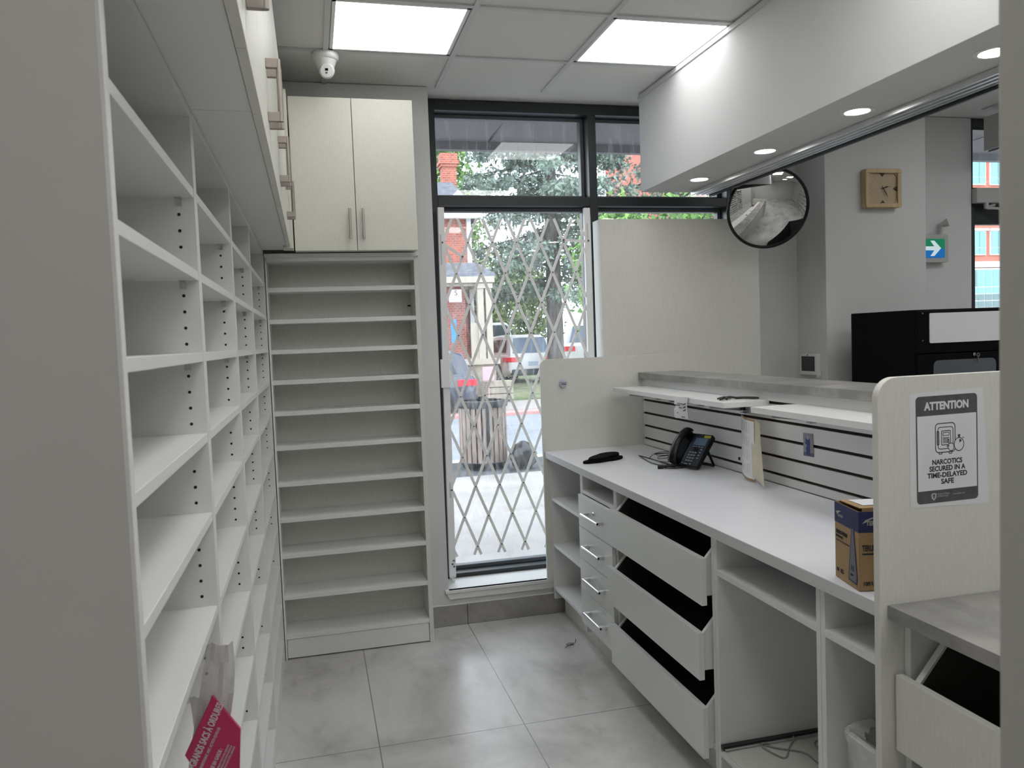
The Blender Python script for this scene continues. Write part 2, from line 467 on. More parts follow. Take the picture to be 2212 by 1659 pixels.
    def build(s, name, mats, parent=None, bevel=0.0, smooth=False, label=None, kind=None):
        me = bpy.data.meshes.new(name)
        off = WLOC.get(parent.name, Vector((0, 0, 0))) if parent else Vector((0, 0, 0))
        me.from_pydata([tuple(Vector(p) - off) for p in s.v], [], s.f)
        if not isinstance(mats, (list, tuple)): mats = [mats]
        for mm in mats: me.materials.append(mm)
        me.polygons.foreach_set('material_index', s.m)
        me.update()
        bm = bmesh.new(); bm.from_mesh(me); bmesh.ops.recalc_face_normals(bm, faces=bm.faces); bm.to_mesh(me); bm.free()
        if smooth:
            me.polygons.foreach_set('use_smooth', [True] * len(me.polygons))
            me.set_sharp_from_angle(angle=math.radians(38))
        o = bpy.data.objects.new(name, me)
        COL.objects.link(o)
        if bevel > 0:
            bv = o.modifiers.new('bevel', 'BEVEL'); bv.width = bevel; bv.segments = 2; bv.limit_method = 'ANGLE'
        WLOC[o.name] = off
        if parent: o.parent = parent
        if label: o['label'] = label
        if kind: o['kind'] = kind
        return o

def bx(*a): return MB().box(*a)

def boxpart(name, a, mats, parent=None, bevel=0.0012, **k):
    return MB().box(*a).build(name, mats, parent, bevel, **k)

def text_mb(s, size, M, mi=0, off=0.0, ext=0.0004, shear=0.0, sx=1.0, align='LEFT', mb=None, fit=None):
    cu = bpy.data.curves.new('tmp_text', 'FONT')
    cu.body = s; cu.size = size; cu.offset = off; cu.extrude = ext; cu.shear = shear; cu.align_x = align
    cu.resolution_u = 3
    ob = bpy.data.objects.new('tmp_text', cu)
    COL.objects.link(ob)
    bpy.context.view_layer.update()
    dg = bpy.context.evaluated_depsgraph_get()
    me = ob.evaluated_get(dg).to_mesh()
    mb = mb or MB()
    if fit:
        xs = [v.co.x for v in me.vertices]; sx = fit / (max(xs) - min(xs))
    S = Matrix.Diagonal((sx, 1, 1, 1))
    vs = [M @ S @ v.co for v in me.vertices]
    mb.add(vs, [tuple(p.vertices) for p in me.polygons], mi)
    ob.evaluated_get(dg).to_mesh_clear()
    bpy.data.objects.remove(ob); bpy.data.curves.remove(cu)
    return mb

def plane_M(o, ux, uy):
    """matrix whose x runs along ux, y along uy, z out of the plane"""
    ux = Vector(ux).normalized(); uz = ux.cross(Vector(uy)).normalized(); uy = uz.cross(ux)
    return Matrix(((ux.x, uy.x, uz.x, o[0]), (ux.y, uy.y, uz.y, o[1]), (ux.z, uy.z, uz.z, o[2]), (0, 0, 0, 1)))

def rrect(x0, x1, z0, z1, r, n=6):
    """rounded rectangle outline; r = (bl, br, tr, tl)"""
    if not isinstance(r, (tuple, list)): r = (r,) * 4
    pts = []
    for (cx, cz, rr, a0) in ((x0 + r[0], z0 + r[0], r[0], 180), (x1 - r[1], z0 + r[1], r[1], 270), (x1 - r[2], z1 - r[2], r[2], 0), (x0 + r[3], z1 - r[3], r[3], 90)):
        if rr <= 1e-6: pts.append((cx, cz)); continue
        for i in range(n + 1):
            a = math.radians(a0 + 90 * i / n)
            pts.append((cx + rr * math.cos(a), cz + rr * math.sin(a)))
    return pts

def struct(name, mb, mats, parent=None, bevel=0.0, **k):
    o = mb.build(name, mats, parent, bevel, **k)
    if not parent: o['kind'] = 'structure'
    return o

rnd = random.Random(7)
ZC = 2.98

# ================================================================== ROOM SHELL
struct('floor', bx(-0.9, 6.6, -3.2, 4.75, -0.06, 0.0), FLOOR)
ce = MB().box(-0.9, 6.6, -3.2, 4.75, ZC + 0.004, ZC + 0.06, 0)
gx = [0.13 + 0.60 * k for k in range(-1, 11)]
gy = [3.90 - 0.59 * k for k in range(0, 13)]
for x in gx: ce.box(x - 0.012, x + 0.012, -3.2, 4.38, ZC - 0.006, ZC + 0.004, 1)
for y in gy: ce.box(-0.9, 6.5, y - 0.012, y + 0.012, ZC - 0.0045, ZC + 0.004, 1)
struct('ceiling', ce, [CEIL, TBAR])
struct('wall_left', bx(-1.0, -0.62, -3.2, 4.75, 0, ZC), WALL)
struct('wall_rear', bx(-0.62, 6.6, -3.4, -3.2, 0, ZC), WALL)
wb = MB()
wb.box(-0.62, 0.676, 4.38, 4.78, 0, ZC)
wb.box(0.676, 2.62, 4.38, 4.78, 0, 0.186)
struct('wall_back', wb, WALL)
wc = MB()
wc.box(2.62, 3.065, 4.58, 4.78, 0, ZC)
wc.box(3.79, 4.425, 4.58, 4.78, 0, ZC)
wc.box(5.7, 6.6, 4.58, 4.78, 0, ZC)
struct('wall_entrance', wc, WALL)
struct('trim_1', bx(3.065, 3.79, 4.28, 4.78, 0, ZC), WALL, bevel=0.003)['label'] = 'pale grey column on the customer side'
struct('wall_right', bx(6.6, 6.8, -3.4, 4.78, 0, ZC), WALL)
# the two near wall ends that frame the view
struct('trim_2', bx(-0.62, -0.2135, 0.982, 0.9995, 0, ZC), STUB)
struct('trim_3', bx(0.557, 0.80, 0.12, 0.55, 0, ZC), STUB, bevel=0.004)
# baseboard tile
bb = MB().box(0.56, 0.775, 4.362, 4.379, 0.0, 0.115, 0).box(0.778, 1.36, 4.362, 4.379, 0.0, 0.115, 0).box(0.56, 1.36, 4.366, 4.379, 0.115, 0.121, 1)
struct('baseboard_back', bb, [SKIRT, CREAMTRIM], bevel=0.001)
# bulkhead over the counter
bh = MB().box(1.908, 2.42, -3.2, 4.377, 2.425, ZC - 0.002, 0)
struct('wall_bulkhead', bh, WALL, bevel=0.002)
struct('trim_4', MB().box(1.90, 1.908, -3.2, 4.377, ZC - 0.03, ZC - 0.006), TBAR)
rail = thing('shutter_rail', (2.26, 4.3, 2.40), 'brushed metal shutter track running under the bulkhead above the counter', 'shutter rail')
rb = MB()
for i in range(7):
    xa = 2.205 + i * 0.016
    rb.box(xa, xa + 0.0125, -1.0, 4.34, 2.402 + (0.004 if i % 2 else 0), 2.4245, 0)
rb.build('track', [ALU], rail, 0.0008)
MB().box(2.318, 2.332, -1.0, 4.33, 2.392, 2.4245, 0).build('dark_lip', [FRAME], rail)

# ------------------------------------------------------------------ ceiling panels and downlights
def panel_light(x0, y0, label, grp=None, lm_=None):
    t = thing('ceiling_light', ((x0 + 0.3), (y0 + 0.29), ZC), label, 'ceiling light', grp)
    a = 0.018
    fr = MB()
    for q in ((x0 + a, x0 + 0.6 - a, y0 + a, y0 + a + 0.014), (x0 + a, x0 + 0.6 - a, y0 + 0.59 - a - 0.014, y0 + 0.59 - a), (x0 + a, x0 + a + 0.014, y0 + a, y0 + 0.59 - a), (x0 + 0.6 - a - 0.014, x0 + 0.6 - a, y0 + a, y0 + 0.59 - a)):
        fr.box(q[0], q[1], q[2], q[3], ZC - 0.003, ZC + 0.004)
    fr.build('frame', [PLASTW], t)
    MB().box(x0 + a + 0.014, x0 + 0.6 - a - 0.014, y0 + a + 0.014, y0 + 0.59 - a - 0.014, ZC - 0.001, ZC + 0.004).build('diffuser', [lm_ or LIGHTM], t)
    return t
panel_light(0.13, 3.31, 'square luminous ceiling panel next to the white security camera', 'luminous ceiling panels')
panel_light(1.33, 3.31, 'square luminous ceiling panel tight against the bulkhead', 'luminous ceiling panels')
for k, (x, y) in enumerate(((0.13, 1.54), (1.33, 1.54), (0.13, 0.36), (1.33, 0.36), (0.13, -0.82), (1.33, -0.82), (-0.47, -2.0), (0.73, -2.0), (2.53, 1.54), (3.73, 1.54), (3.73, 2.72), (4.93, 2.72), (3.73, 0.36), (3.73, -1.41))):  # panels added out of view as soft fill for shelves and counter
    panel_light(x, y, 'unseen square ceiling panel added as fill light', 'added fill panels out of view', LIGHTFILL)
for k, (y, lb) in enumerate(((3.992, 'small round downlight at the window end of the bulkhead underside'), (3.346, 'round downlight in the bulkhead, second from the window'), (2.70, 'round downlight in the bulkhead, third from the window'), (2.06, 'round downlight in the bulkhead cut by the near wall edge'))):
    t = thing('downlight', (2.082, y, 2.425), lb, 'downlight', 'recessed downlights in the bulkhead')
    MB().lathe([(0.062, 0.0), (0.062, -0.003), (0.048, -0.0045), (0.044, -0.001)], (2.082, y, 2.4255)).build('trim_ring', [PLASTW], t, smooth=True)
    MB().lathe([(0.0, -0.002), (0.045, -0.002), (0.045, 0.0)], (2.082, y, 2.4255)).build('lens', [DOWNM], t)

# ================================================================== LEFT SHELVING
XF = -0.212
XBK = -0.575
ROWS = [1.92, 1.757, 1.595, 1.433, 1.272, 1.08, 0.885, 0.69, 0.495, 0.30, 0.112]
def bookcase(y0, y1, label, k):
    t = thing('shelving_unit', ((XF + XBK) / 2, (y0 + y1) / 2, 0), label, 'shelving unit', 'white adjustable shelving units along the left wall')
    th = 0.02
    for (a, b, inner) in ((y0, y0 + th, None), (y1 - th, y1, y1 - th)):
        mb = MB().box(XBK, XF, a, b, 0.0, 2.078, 0)
        if inner is None: mb.build('side_panel', [WHITE], t, 0.001)
    # shelf pin holes drilled in a column on the far inner face
    hb = mb
    z = 0.205
    while z < 1.95:
        if not any(r - 0.045 < z < r + 0.012 for r in ROWS):
            for xx in (XF - 0.03, XBK + 0.06):
                hb.cyl((xx, y1 - th - 0.0006, z), (xx, y1 - th + 0.0015, z), 0.0032, 10, 1)
        z += 0.032
    hb.build('side_panel', [WHITE, HOLE], t)
    for z in ROWS:
        sb = MB().box(XBK + 0.012, XF - (0.001 if z > 0.2 else 0.0), y0 + th, y1 - th, z - 0.0185, z, 0)
        sb.build('shelf', [WHITE], t, 0.001)
    pb = MB()
    for z in ROWS[:-1]:
        for yy, sg in ((y1 - th, -1), (y0 + th, 1)):
            pts = [(0, 0), (sg * 0.010, 0), (sg * 0.010, -0.004), (sg * 0.002, -0.016), (0, -0.016)]
            pb.prism([(yy + p[0], z - 0.0185 + p[1]) for p in pts], 'x', XF - 0.036, XF - 0.024)
    pb.build('shelf_support', [FILMW], t)
    MB().box(XBK, XBK + 0.01, y0 + th, y1 - th, 0.0, 2.06).build('back_panel', [WHITE], t)
    MB().box(XBK + 0.01, XF, y0 + th, y1 - th, 2.06, 2.078).build('top_panel', [WHITE], t)
    MB().box(XF - 0.022, XF - 0.003, y0 + th, y1 - th, 0.0, 0.093).build('toe_kick', [WHITE], t)
    return t
bookcase(1.0, 1.72, 'tall white shelving unit nearest the camera, with the magenta-labelled pack hanging in it', 0)
bookcase(1.722, 2.46, 'tall white shelving unit, second from the camera along the left wall', 1)
bookcase(2.462, 3.20, 'tall white shelving unit, third from the camera along the left wall', 2)
bookcase(3.202, 4.16, 'tall white shelving unit in the far left corner', 3)

# upper cabinets on the left wall
def bar_handle_v(mb_parent, x, y, z0, z1, nx, m, name='handle', r=0.006):
    """vertical square-foot pull; nx = outward direction (vector)"""
    nx = Vector(nx)
    side = Vector((-nx.y, nx.x, 0))
    mb = MB()
    def bb(c, hs, hz, hn):
        vs = []
        for a in (-1, 1):
            for b in (-1, 1):
                for c_ in (-1, 1):
                    vs.append(Vector(c) + side * hs * a + Vector((0, 0, 1)) * hz * b + nx * hn * c_)
        fs = [(0, 1, 3, 2), (4, 6, 7, 5), (0, 4, 5, 1), (2, 3, 7, 6), (0, 2, 6, 4), (1, 5, 7, 3)]
        mb.add(vs, fs)
    p = Vector((x, y, 0))
    for z in (z0 + 0.011, z1 - 0.011):
        bb(p + nx * 0.014 + Vector((0, 0, z)), 0.007, 0.011, 0.0135)
    q = p + nx * 0.030
    mb.cyl((q.x, q.y, z0), (q.x, q.y, z1), r, 14)
    return mb.build(name, [m], mb_parent, 0.0006, smooth=True)

cab_l = ['nearest the camera', 'second along the left wall', 'third along the left wall', 'last before the corner filler strip']
mods = [(0.98, 1.72), (1.722, 2.46), (2.462, 3.20), (3.202, 3.94)]
for k, (y0, y1) in enumerate(mods):
    t = thing('wall_cabinet', (-0.34, (y0 + y1) / 2, 2.08), 'cream double-door cabinet over the left shelving, ' + cab_l[k], 'wall cabinet', 'cream cabinets over the left shelving')
    c = MB()
    c.box(-0.575, -0.096, y0, y1, 2.080, 2.098).box(-0.575, -0.096, y0, y1, 2.79, 2.808).box(-0.575, -0.096, y0, y0 + 0.018, 2.098, 2.79).box(-0.575, -0.096, y1 - 0.018, y1, 2.098, 2.79).box(-0.575, -0.565, y0 + 0.018, y1 - 0.018, 2.098, 2.79)
    c.build('cabinet_box', [WHITE], t)
    ym = (y0 + y1) / 2
    for a, b, hy in ((y0 + 0.0015, ym - 0.0015, ym - 0.035), (ym + 0.0015, y1 - 0.0015, ym + 0.035)):
        d = MB().box(-0.094, -0.076, a, b, 2.074, 2.806).build('door', [LINEN], t, 0.001)
        bar_handle_v(d, -0.076, hy, 2.15, 2.30, (1, 0, 0), BRONZE)
tag(MB().box(-0.11, -0.062, 3.942, 4.045, 2.066, 2.808).build('corner_filler', [LINEN], None, 0.001), 'narrow cream filler strip in the inside corner between the left and back wall cabinets', 'filler strip')
tag(MB().box(-0.575, -0.098, 3.942, 4.13, 2.080, 2.098).build('corner_soffit_board', [WHITE], None, 0.001), 'white underside board closing the corner below the wall cabinets', 'board')

# ================================================================== BACK SHELVING UNIT
YB = 4.163
t = thing('shelving_unit', (0.17, 4.27, 0), 'white unit of eleven short shelves against the back wall left of the window', 'shelving unit')
bot = [1.8745, 1.716, 1.564, 1.410, 1.252, 1.077, 0.892, 0.709, 0.524, 0.310, 0.106]
MB().box(0.533, 0.556, YB, 4.378, 0, 2.045).build('side_panel', [LINENP], t, 0.001)
MB().box(-0.209, -0.20, YB, 4.378, 0, 2.045).build('side_panel', [WHITE], t, 0.001)
for z in bot:
    MB().box(-0.20, 0.533, YB + 0.001, 4.368, z, z + 0.0225).build('shelf', [WHITE], t, 0.0012)
MB().box(-0.20, 0.533, 4.368, 4.378, 0, 2.045).build('back_panel', [LINENP], t)
MB().box(-0.198, 0.531, YB + 0.006, YB + 0.02, 0.006, 0.104).build('toe_kick', [WHITE], t, 0.001)
MB().box(-0.20, 0.533, YB - 0.012, 4.368, 2.026, 2.045).box(-0.209, 0.556, YB - 0.03, 4.37, 2.045, 2.063).build('top_panel', [WHITE], t, 0.001)
dots = MB().cyl((0.43, 4.3684, 0.268), (0.43, 4.367, 0.268), 0.0045, 10).cyl((0.515, 4.366, 1.80), (0.533, 4.366, 1.80), 0.004, 8)
dots.build('screw_heads', [HOLE], t)

t = thing('wall_cabinet', (0.245, 4.2, 2.066), 'cream two-door cabinet on the back wall above the short shelves', 'wall cabinet')
c = MB()
c.box(-0.056, 0.545, 4.07, 4.378, 2.068, 2.086).box(-0.056, 0.545, 4.07, 4.378, 2.79, 2.808).box(-0.056, -0.04, 4.07, 4.378, 2.086, 2.79).box(0.529, 0.545, 4.07, 4.378, 2.086, 2.79).box(-0.04, 0.529, 4.36, 4.378, 2.086, 2.79)
c.build('cabinet_box', [LINENP], t, 0.001)
for a, b, hx in ((-0.056, 0.2425, 0.212), (0.2455, 0.5445, 0.276)):
    d = MB().box(a, b, 4.05, 4.068, 2.066, 2.808).build('door', [LINEN], t, 0.001)
    h = MB().cyl((hx, 4.022, 2.118), (hx, 4.022, 2.268), 0.0062, 14).cyl((hx, 4.022, 2.14), (hx, 4.05, 2.14), 0.005, 10).cyl((hx, 4.022, 2.246), (hx, 4.05, 2.246), 0.005, 10)
    h.build('handle', [NICKEL], d, smooth=True)

# ================================================================== WINDOW 1
Y0 = 4.58
t = thing('window_1', (1.63, Y0, 0.205), None, None)
t['kind'] = 'structure'
XL, XM0, XM1, XR = 0.712, 1.664, 1.714, 2.618
fr = MB()
fr.box(0.676, XL + 0.030, Y0, 4.72, 0.20, 2.975)
fr.box(XL + 0.03, XR, Y0, 4.72, 2.918, 2.975)
fr.box(XM0, XM1, Y0, 4.72, 0.23, 2.918)
fr.box(2.575, 2.60, Y0, 4.72, 0.23, 2.918)
fr.box(XL + 0.03, XM0, Y0, 4.72, 2.378, 2.431).box(XM1, 2.575, Y0, 4.72, 2.378, 2.431)
fr.box(XL + 0.03, XM0, Y0, 4.72, 0.20, 0.230).box(XM1, 2.60, Y0, 4.72, 0.20, 0.230)
fr.build('window_frame', [FRAME], t, 0.002)
sm = MB()
for (a, b, c0, c1) in ((XL + 0.03, XM0, 2.431, 2.918), (XL + 0.03, XM0, 0.23, 2.378), (XM1, 2.575, 2.431, 2.918), (XM1, 2.575, 0.23, 2.378)):
    yg = 4.665; q = 0.022
    sm.box(a, b, yg, 4.715, c0, c0 + q).box(a, b, yg, 4.715, c1 - q, c1).box(a, a + 0.012, yg, 4.715, c0 + q, c1 - q).box(b - q, b, yg, 4.715, c0 + q, c1 - q)
sm.build('glazing_bead', [FRAMEG], t, 0.002)
for (a, b, c0, c1) in ((XL + 0.04, XM0 - 0.02, 2.451, 2.898), (XL + 0.04, XM0 - 0.02, 0.25, 2.358), (XM1 + 0.01, 2.556, 2.451, 2.898), (XM1 + 0.01, 2.556, 0.25, 2.358)):
    g = MB().add([(a, 4.69, c0), (b, 4.69, c0), (b, 4.69, c1), (a, 4.69, c1)], [(0, 1, 2, 3)])
    g.build('pane', [GLASS], t)
# sill with moulding
sl = MB().box(0.676, 2.6, 4.352, 4.58, 0.187, 0.205).box(0.655, 1.335, 4.350, 4.38, 0.187, 0.205)
sl.prism([(0.664, 0.187), (1.335, 0.187), (1.335, 0.150), (0.680, 0.150), (0.668, 0.170)], 'y', 4.360, 4.381)
struct('trim_5', sl, CREAMTRIM, bevel=0.0015)

# ------------------------------------------------------------------ folding security gate
YG = 4.50
t = thing('folding_gate', (1.17, YG, 0.215), 'pale folding lattice security gate standing inside the tall window', 'security gate')
for (xt, xb, zt, zb) in ((0.741, 0.722, 2.352, 0.245), (1.610, 1.605, 2.352, 0.245)):
    MB().prism([(xb - 0.019, zb), (xb + 0.019, zb), (xt + 0.018, zt), (xt - 0.018, zt)], 'y', YG - 0.014, YG + 0.014).build('post', [GATE], t, 0.0015)
sl_ = MB().box(0.727, 0.737, YG - 0.0146, YG - 0.013, 2.03, 2.20).box(0.722, 0.732, YG - 0.0146, YG - 0.013, 0.70, 0.79).box(1.604, 1.612, YG - 0.0146, YG - 0.013, 2.15, 2.26)
sl_.build('slot', [EDGE], t)
PX, PZ = 0.0715, 0.1752
z_top = 2.154
def bar(mb, x0, z0, x1, z1, y):
    d = Vector((x1 - x0, 0, z1 - z0)).normalized(); n = Vector((d.z, 0, -d.x)) * 0.0078
    a = Vector((x0, 0, z0)); b = Vector((x1, 0, z1))
    pts = [a + n, b + n, b - n, a - n]
    mb.prism([(p.x, p.z) for p in pts], 'y', y - 0.0022, y + 0.0022)
def xz(i, j): return 0.889 + PX * i - 0.0013 * j, z_top - PZ * j
xmin, xmax = 0.757, 1.592
for sgn, y in ((1, YG - 0.004), (-1, YG + 0.004)):
    for i0 in range(-16, 26, 2):
        # bar passes the rivets (i0 + sgn*j, j)
        pts = []
        for j in np.linspace(-0.78, 10.28, 400):
            x, z = xz(i0 + sgn * j, j)
            if 0.734 + 0.0085 * z < x < xmax: pts.append((x, z, j))
        if len(pts) < 5: continue
        mb = MB()
        bar(mb, pts[0][0], pts[0][1], pts[-1][0], pts[-1][1], y)
        if sgn == 1:
            for j in range(0, 11):
                if (i0 + j) % 2 == 0 or True:
                    x, z = xz(i0 + j, j)
                    if xmin < x < xmax: mb.cyl((x, YG - 0.0095, z), (x, YG - 0.004, z), 0.0042, 8, 1)
        mb.build('lattice_bar', [GATE, FRAMEG], t)
for (a, b) in (((0.745, 2.15), (0.853, 2.075)), ((1.61, 2.155), (1.46, 2.165))):
    mb = MB(); bar(mb, a[0], a[1], b[0], b[1], YG - 0.011); mb.cyl((b[0], YG - 0.016, b[1]), (b[0], YG - 0.009, b[1]), 0.006, 10, 1); mb.build('link_arm', [GATE, FRAMEG], t)
MB().box(0.700, 0.752, YG - 0.030, YG - 0.014, 1.335, 1.497).build('lock_box', [GATE], t, 0.003)
for xx in (0.722, 0.741):
    pass
mb = MB()
for (x, z) in ((0.735, 0.745), (0.730, 0.335), (0.722, 0.315), (0.731, 0.300), (1.612, 2.16), (0.741, 2.155)):
    mb.cyl((x, YG - 0.0175, z), (x, YG - 0.014, z), 0.0055, 10)
mb.build('bolt', [FRAMEG], t)
MB().box(0.703, 0.740, YG - 0.015, YG + 0.015, 0.236, 0.246).lathe([(0, -0.008), (0.0155, -0.008), (0.0155, 0.008), (0, 0.008)], (0.722, YG, 0.2205), (0.95, 0.3, 0), 20).build('caster', [PLASTW], t, smooth=True)

# ================================================================== COUNTER END PANELS, WORKTOP
def end_panel(name, x1, y0, y1, z0, z1, r, label):
    mb = MB().prism(rrect(1.245, x1, z0, z1, (0, 0, 0, r), 10), 'y', y0, y1)
    return tag(mb.build(name, [LINENP], None, 0.0012, smooth=False), label, 'end panel')
end_panel('end_panel', 2.112, 4.335, 4.351, 0.208, 1.475, 0.04, 'far cream counter end panel with rounded corner and a small lilac sensor')
end_panel('end_panel', 2.2, 1.557, 1.577, 0.0, 1.479, 0.05, 'near cream counter end panel carrying the printed attention notice')

wt = MB().box(1.255, 1.862, 1.5785, 4.333, 0.9155, 0.951, 0)
wt.box(1.2542, 1.2552, 1.5785, 4.333, 0.9155, 0.9495, 1)
tag(wt.build('worktop', [TOPW, EDGE], None, 0.0008), 'long white laminate worktop running from the window to the near end panel', 'worktop')

# base cabinets ------------------------------------------------------
XC, XCB = 1.28, 1.84
def base(name, y0, y1, label, wall_z=0.155, cat='base cabinet', top=True):
    t = thing(name, ((XC + XCB) / 2, (y0 + y1) / 2, 0), label, cat, None)
    for a, b in ((y0, y0 + 0.018), (y1 - 0.018, y1)):
        MB().box(XC, XCB, a, b, 0.10, 0.915).build('side_panel', [WHITE], t, 0.001)
    MB().box(XCB - 0.01, XCB, y0 + 0.018, y1 - 0.018, 0.10, 0.915).build('back_panel', [WHITE], t)
    MB().box(1.345, 1.361, y0, y1, 0.0, 0.0995).build('toe_kick', [LINENP], t)
    MB().box(XC, XCB - 0.01, y0 + 0.018, y1 - 0.018, wall_z, wall_z + 0.018).build('bottom_panel', [WHITE], t, 0.001)
    return t

t = base('open_cabinet', 3.782, 4.333, 'white open cabinet with two shelves under the window end of the worktop')
for z in (0.688, 0.425):
    MB().box(XC + 0.002, XCB - 0.012, 3.80, 4.315, z - 0.018, z).build('shelf', [WHITE], t, 0.001)
mb = MB()
for z in (0.885, 0.86):
    pass
mb.cyl((1.38, 4.3135, 0.895), (1.38, 4.3155, 0.895), 0.003, 8).build('pin_hole', [HOLE], t)

t = base('drawer_cabinet', 3.322, 3.780, 'white cabinet with four closed drawers and chrome bar pulls under the worktop')
MB().box(XC, XCB - 0.012, 3.34, 3.762, 0.812, 0.830).build('shelf', [WHITE], t, 0.001)
dz = [(0.809, 0.6495), (0.6465, 0.4865), (0.4835, 0.328), (0.325, 0.155)]
for k, (z1, z0) in enumerate(dz):
    d = MB().box(1.2605, 1.279, 3.323, 3.779, z0, z1).build('drawer', [DRAWER], t, 0.001)
    zh = (0.727, 0.566, 0.404, 0.235)[k] + 0.006
    h = MB()
    h.cyl((1.230, 3.425, zh), (1.230, 3.655, zh), 0.0062, 14)
    h.box(1.226, 1.2605, 3.425, 3.448, zh - 0.009, zh + 0.007).box(1.226, 1.2605, 3.630, 3.653, zh - 0.009, zh + 0.007)
    h.build('handle', [CHROME], d, 0.001, smooth=True)
    if k == 0:
        MB().lathe([(0, 0.0035), (0.009, 0.0035), (0.0105, 0)], (1.2605, 3.56, 0.75), (-1, 0, 0), 20).box(1.2563, 1.2575, 3.5585, 3.5615, 0.744, 0.756, 1).build('lock', [CHROME, HOLE], d, smooth=True)

t = base('drawer_cabinet', 2.416, 3.320, 'white cabinet with three wide handleless drawers standing ajar, dark inside')
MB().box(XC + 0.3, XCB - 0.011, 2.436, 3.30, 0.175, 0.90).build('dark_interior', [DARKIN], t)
for (xf, z0, z1, zs) in ((1.246, 0.664, 0.828, 0.905), (1.231, 0.405, 0.570, 0.655), (1.240, 0.126, 0.306, 0.396)):
    d = MB().box(xf, xf + 0.020, 2.443, 3.312, z0, z1).build('drawer', [DRAWER], t, 0.001)
    xa = xf + 0.020
    for a in (2.452, 3.268):
        rise = zs - z1
        pts = [(xa, z0 + 0.03), (xa, z1 - 0.006), (xa + rise * 0.95, zs), (1.575, zs), (1.575, z0 + 0.03)]
        MB().prism(pts, 'y', a, a + 0.014).build('drawer_side', [WHITE], d, 0.0008)
        if a > 3: MB().prism([(p[0] + (0.003 if k_ in (1, 2) else 0), p[1] - (0.006 if k_ in (1, 2, 3) else 0)) for k_, p in enumerate(pts)], 'y', a - 0.0012, a - 0.0002).build('drawer_lining', [DARKIN], d)
    MB().box(xa, 1.575, 2.466, 3.268, z0 + 0.04, z0 + 0.05).build('drawer_bottom', [DARKIN], d)
    MB().box(1.29, 1.55, 2.436, 2.452, z0 + 0.005, z0 + 0.03).build('runner', [FRAMEG], d)

t = base('desk_cabinet', 1.834, 2.414, 'white open bay under the worktop with a high shelf, knee space and a low tray')
MB().box(XC, XCB - 0.012, 1.852, 2.396, 0.780, 0.800).build('shelf', [WHITE], t, 0.001)
tr = MB().box(1.284, 1.80, 1.862, 2.392, 0.173, 0.180).build('tray', [LINENP], t, 0.001)
MB().box(1.28, 1.82, 2.378, 2.396, 0.1815, 0.196).build('drawer_runner', [FRAME], t, label='black metal drawer runner')
MB().box(1.284, 1.82, 2.372, 2.379, 0.183, 0.190).build('drawer_runner', [ALU], t)

t = base('desk_cabinet', 1.5785, 1.832, 'narrow white open bay behind the near end panel, waste bin inside')
MB().box(XC, XCB - 0.012, 1.5965, 1.814, 0.780, 0.800).build('shelf', [WHITE], t, 0.001)

# raised counter: slat wall, ledge
t = thing('slatwall_panel', (1.87, 2.95, 0.951), 'white slatted wall panel with dark brown grooves behind the worktop', 'slatwall')
grooves = [0.992, 1.066, 1.140, 1.215, 1.290]
g = MB()
zs = [0.953] + grooves + [1.338]
g.box(1.874, 1.885, 1.5785, 4.333, 0.953, 1.338, 1)
for i in range(len(zs) - 1):
    a = zs[i] + (0.0062 if i > 0 else 0); b = zs[i + 1] - (0.0062 if i < len(zs) - 2 else 0)
    g.box(1.864, 1.8745, 1.5785, 4.333, a, b, 0)
g.build('slats', [WHITE, GROOVE], t, 0.0006)
lg = MB().box(1.838, 2.112, 1.5785, 4.333, 1.340, 1.375)
tag(lg.build('transaction_ledge', [CONC], None, 0.001), 'grey concrete-look raised ledge running along the top of the counter', 'counter ledge')
t = thing('counter_front', (2.02, 2.95, 0), 'pale customer-side counter front below the raised ledge', 'counter front')
MB().box(2.03, 2.05, 1.5785, 4.333, 0.0, 1.339).build('front_panel', [LINENP], t)
fg = MB()
for k in range(9): fg.box(2.05, 2.052, 1.6, 4.33, 0.25 + k * 0.11, 0.258 + k * 0.11)
fg.build('grooves', [GROOVE], t)

# slat shelves with brackets
def slat_shelf(y0, y1, z, brk, label):
    t = thing('slat_shelf', (1.76, (y0 + y1) / 2, z), label, 'shelf', None)
    MB().prism([(1.862, y0), (1.700, y0), (1.648, y0 + 0.0), (1.646, y1), (1.862, y1)], 'z', z - 0.023, z).build('shelf_board', [WHITE], t, 0.0012)
    for y in brk:
        b = MB().prism([(1.690, z - 0.0235), (1.686, z - 0.034), (1.692, z - 0.040), (1.862, z - 0.062), (1.862, z - 0.0235)], 'y', y - 0.002, y + 0.002)
        o = b.build('bracket', [GREYM], t)
        MB().cyl((1.842, y - 0.014, z - 0.0235), (1.842, y - 0.014, z - 0.055), 0.011, 14).build('bracket_plug', [BLACK], o, smooth=True)
        MB().box(1.835, 1.863, y - 0.026, y - 0.002, z - 0.068, z - 0.055).build('bracket_foot', [PLASTG], o)
    return t
slat_shelf(2.995, 4.25, 1.300, (4.10, 3.60, 3.19), 'white shelf on the slatted wall nearest the window, torn receipt hanging from its edge')
slat_shelf(1.62, 2.78, 1.300, (2.70, 1.9), 'white shelf on the slatted wall nearest the end panel, empty on top')

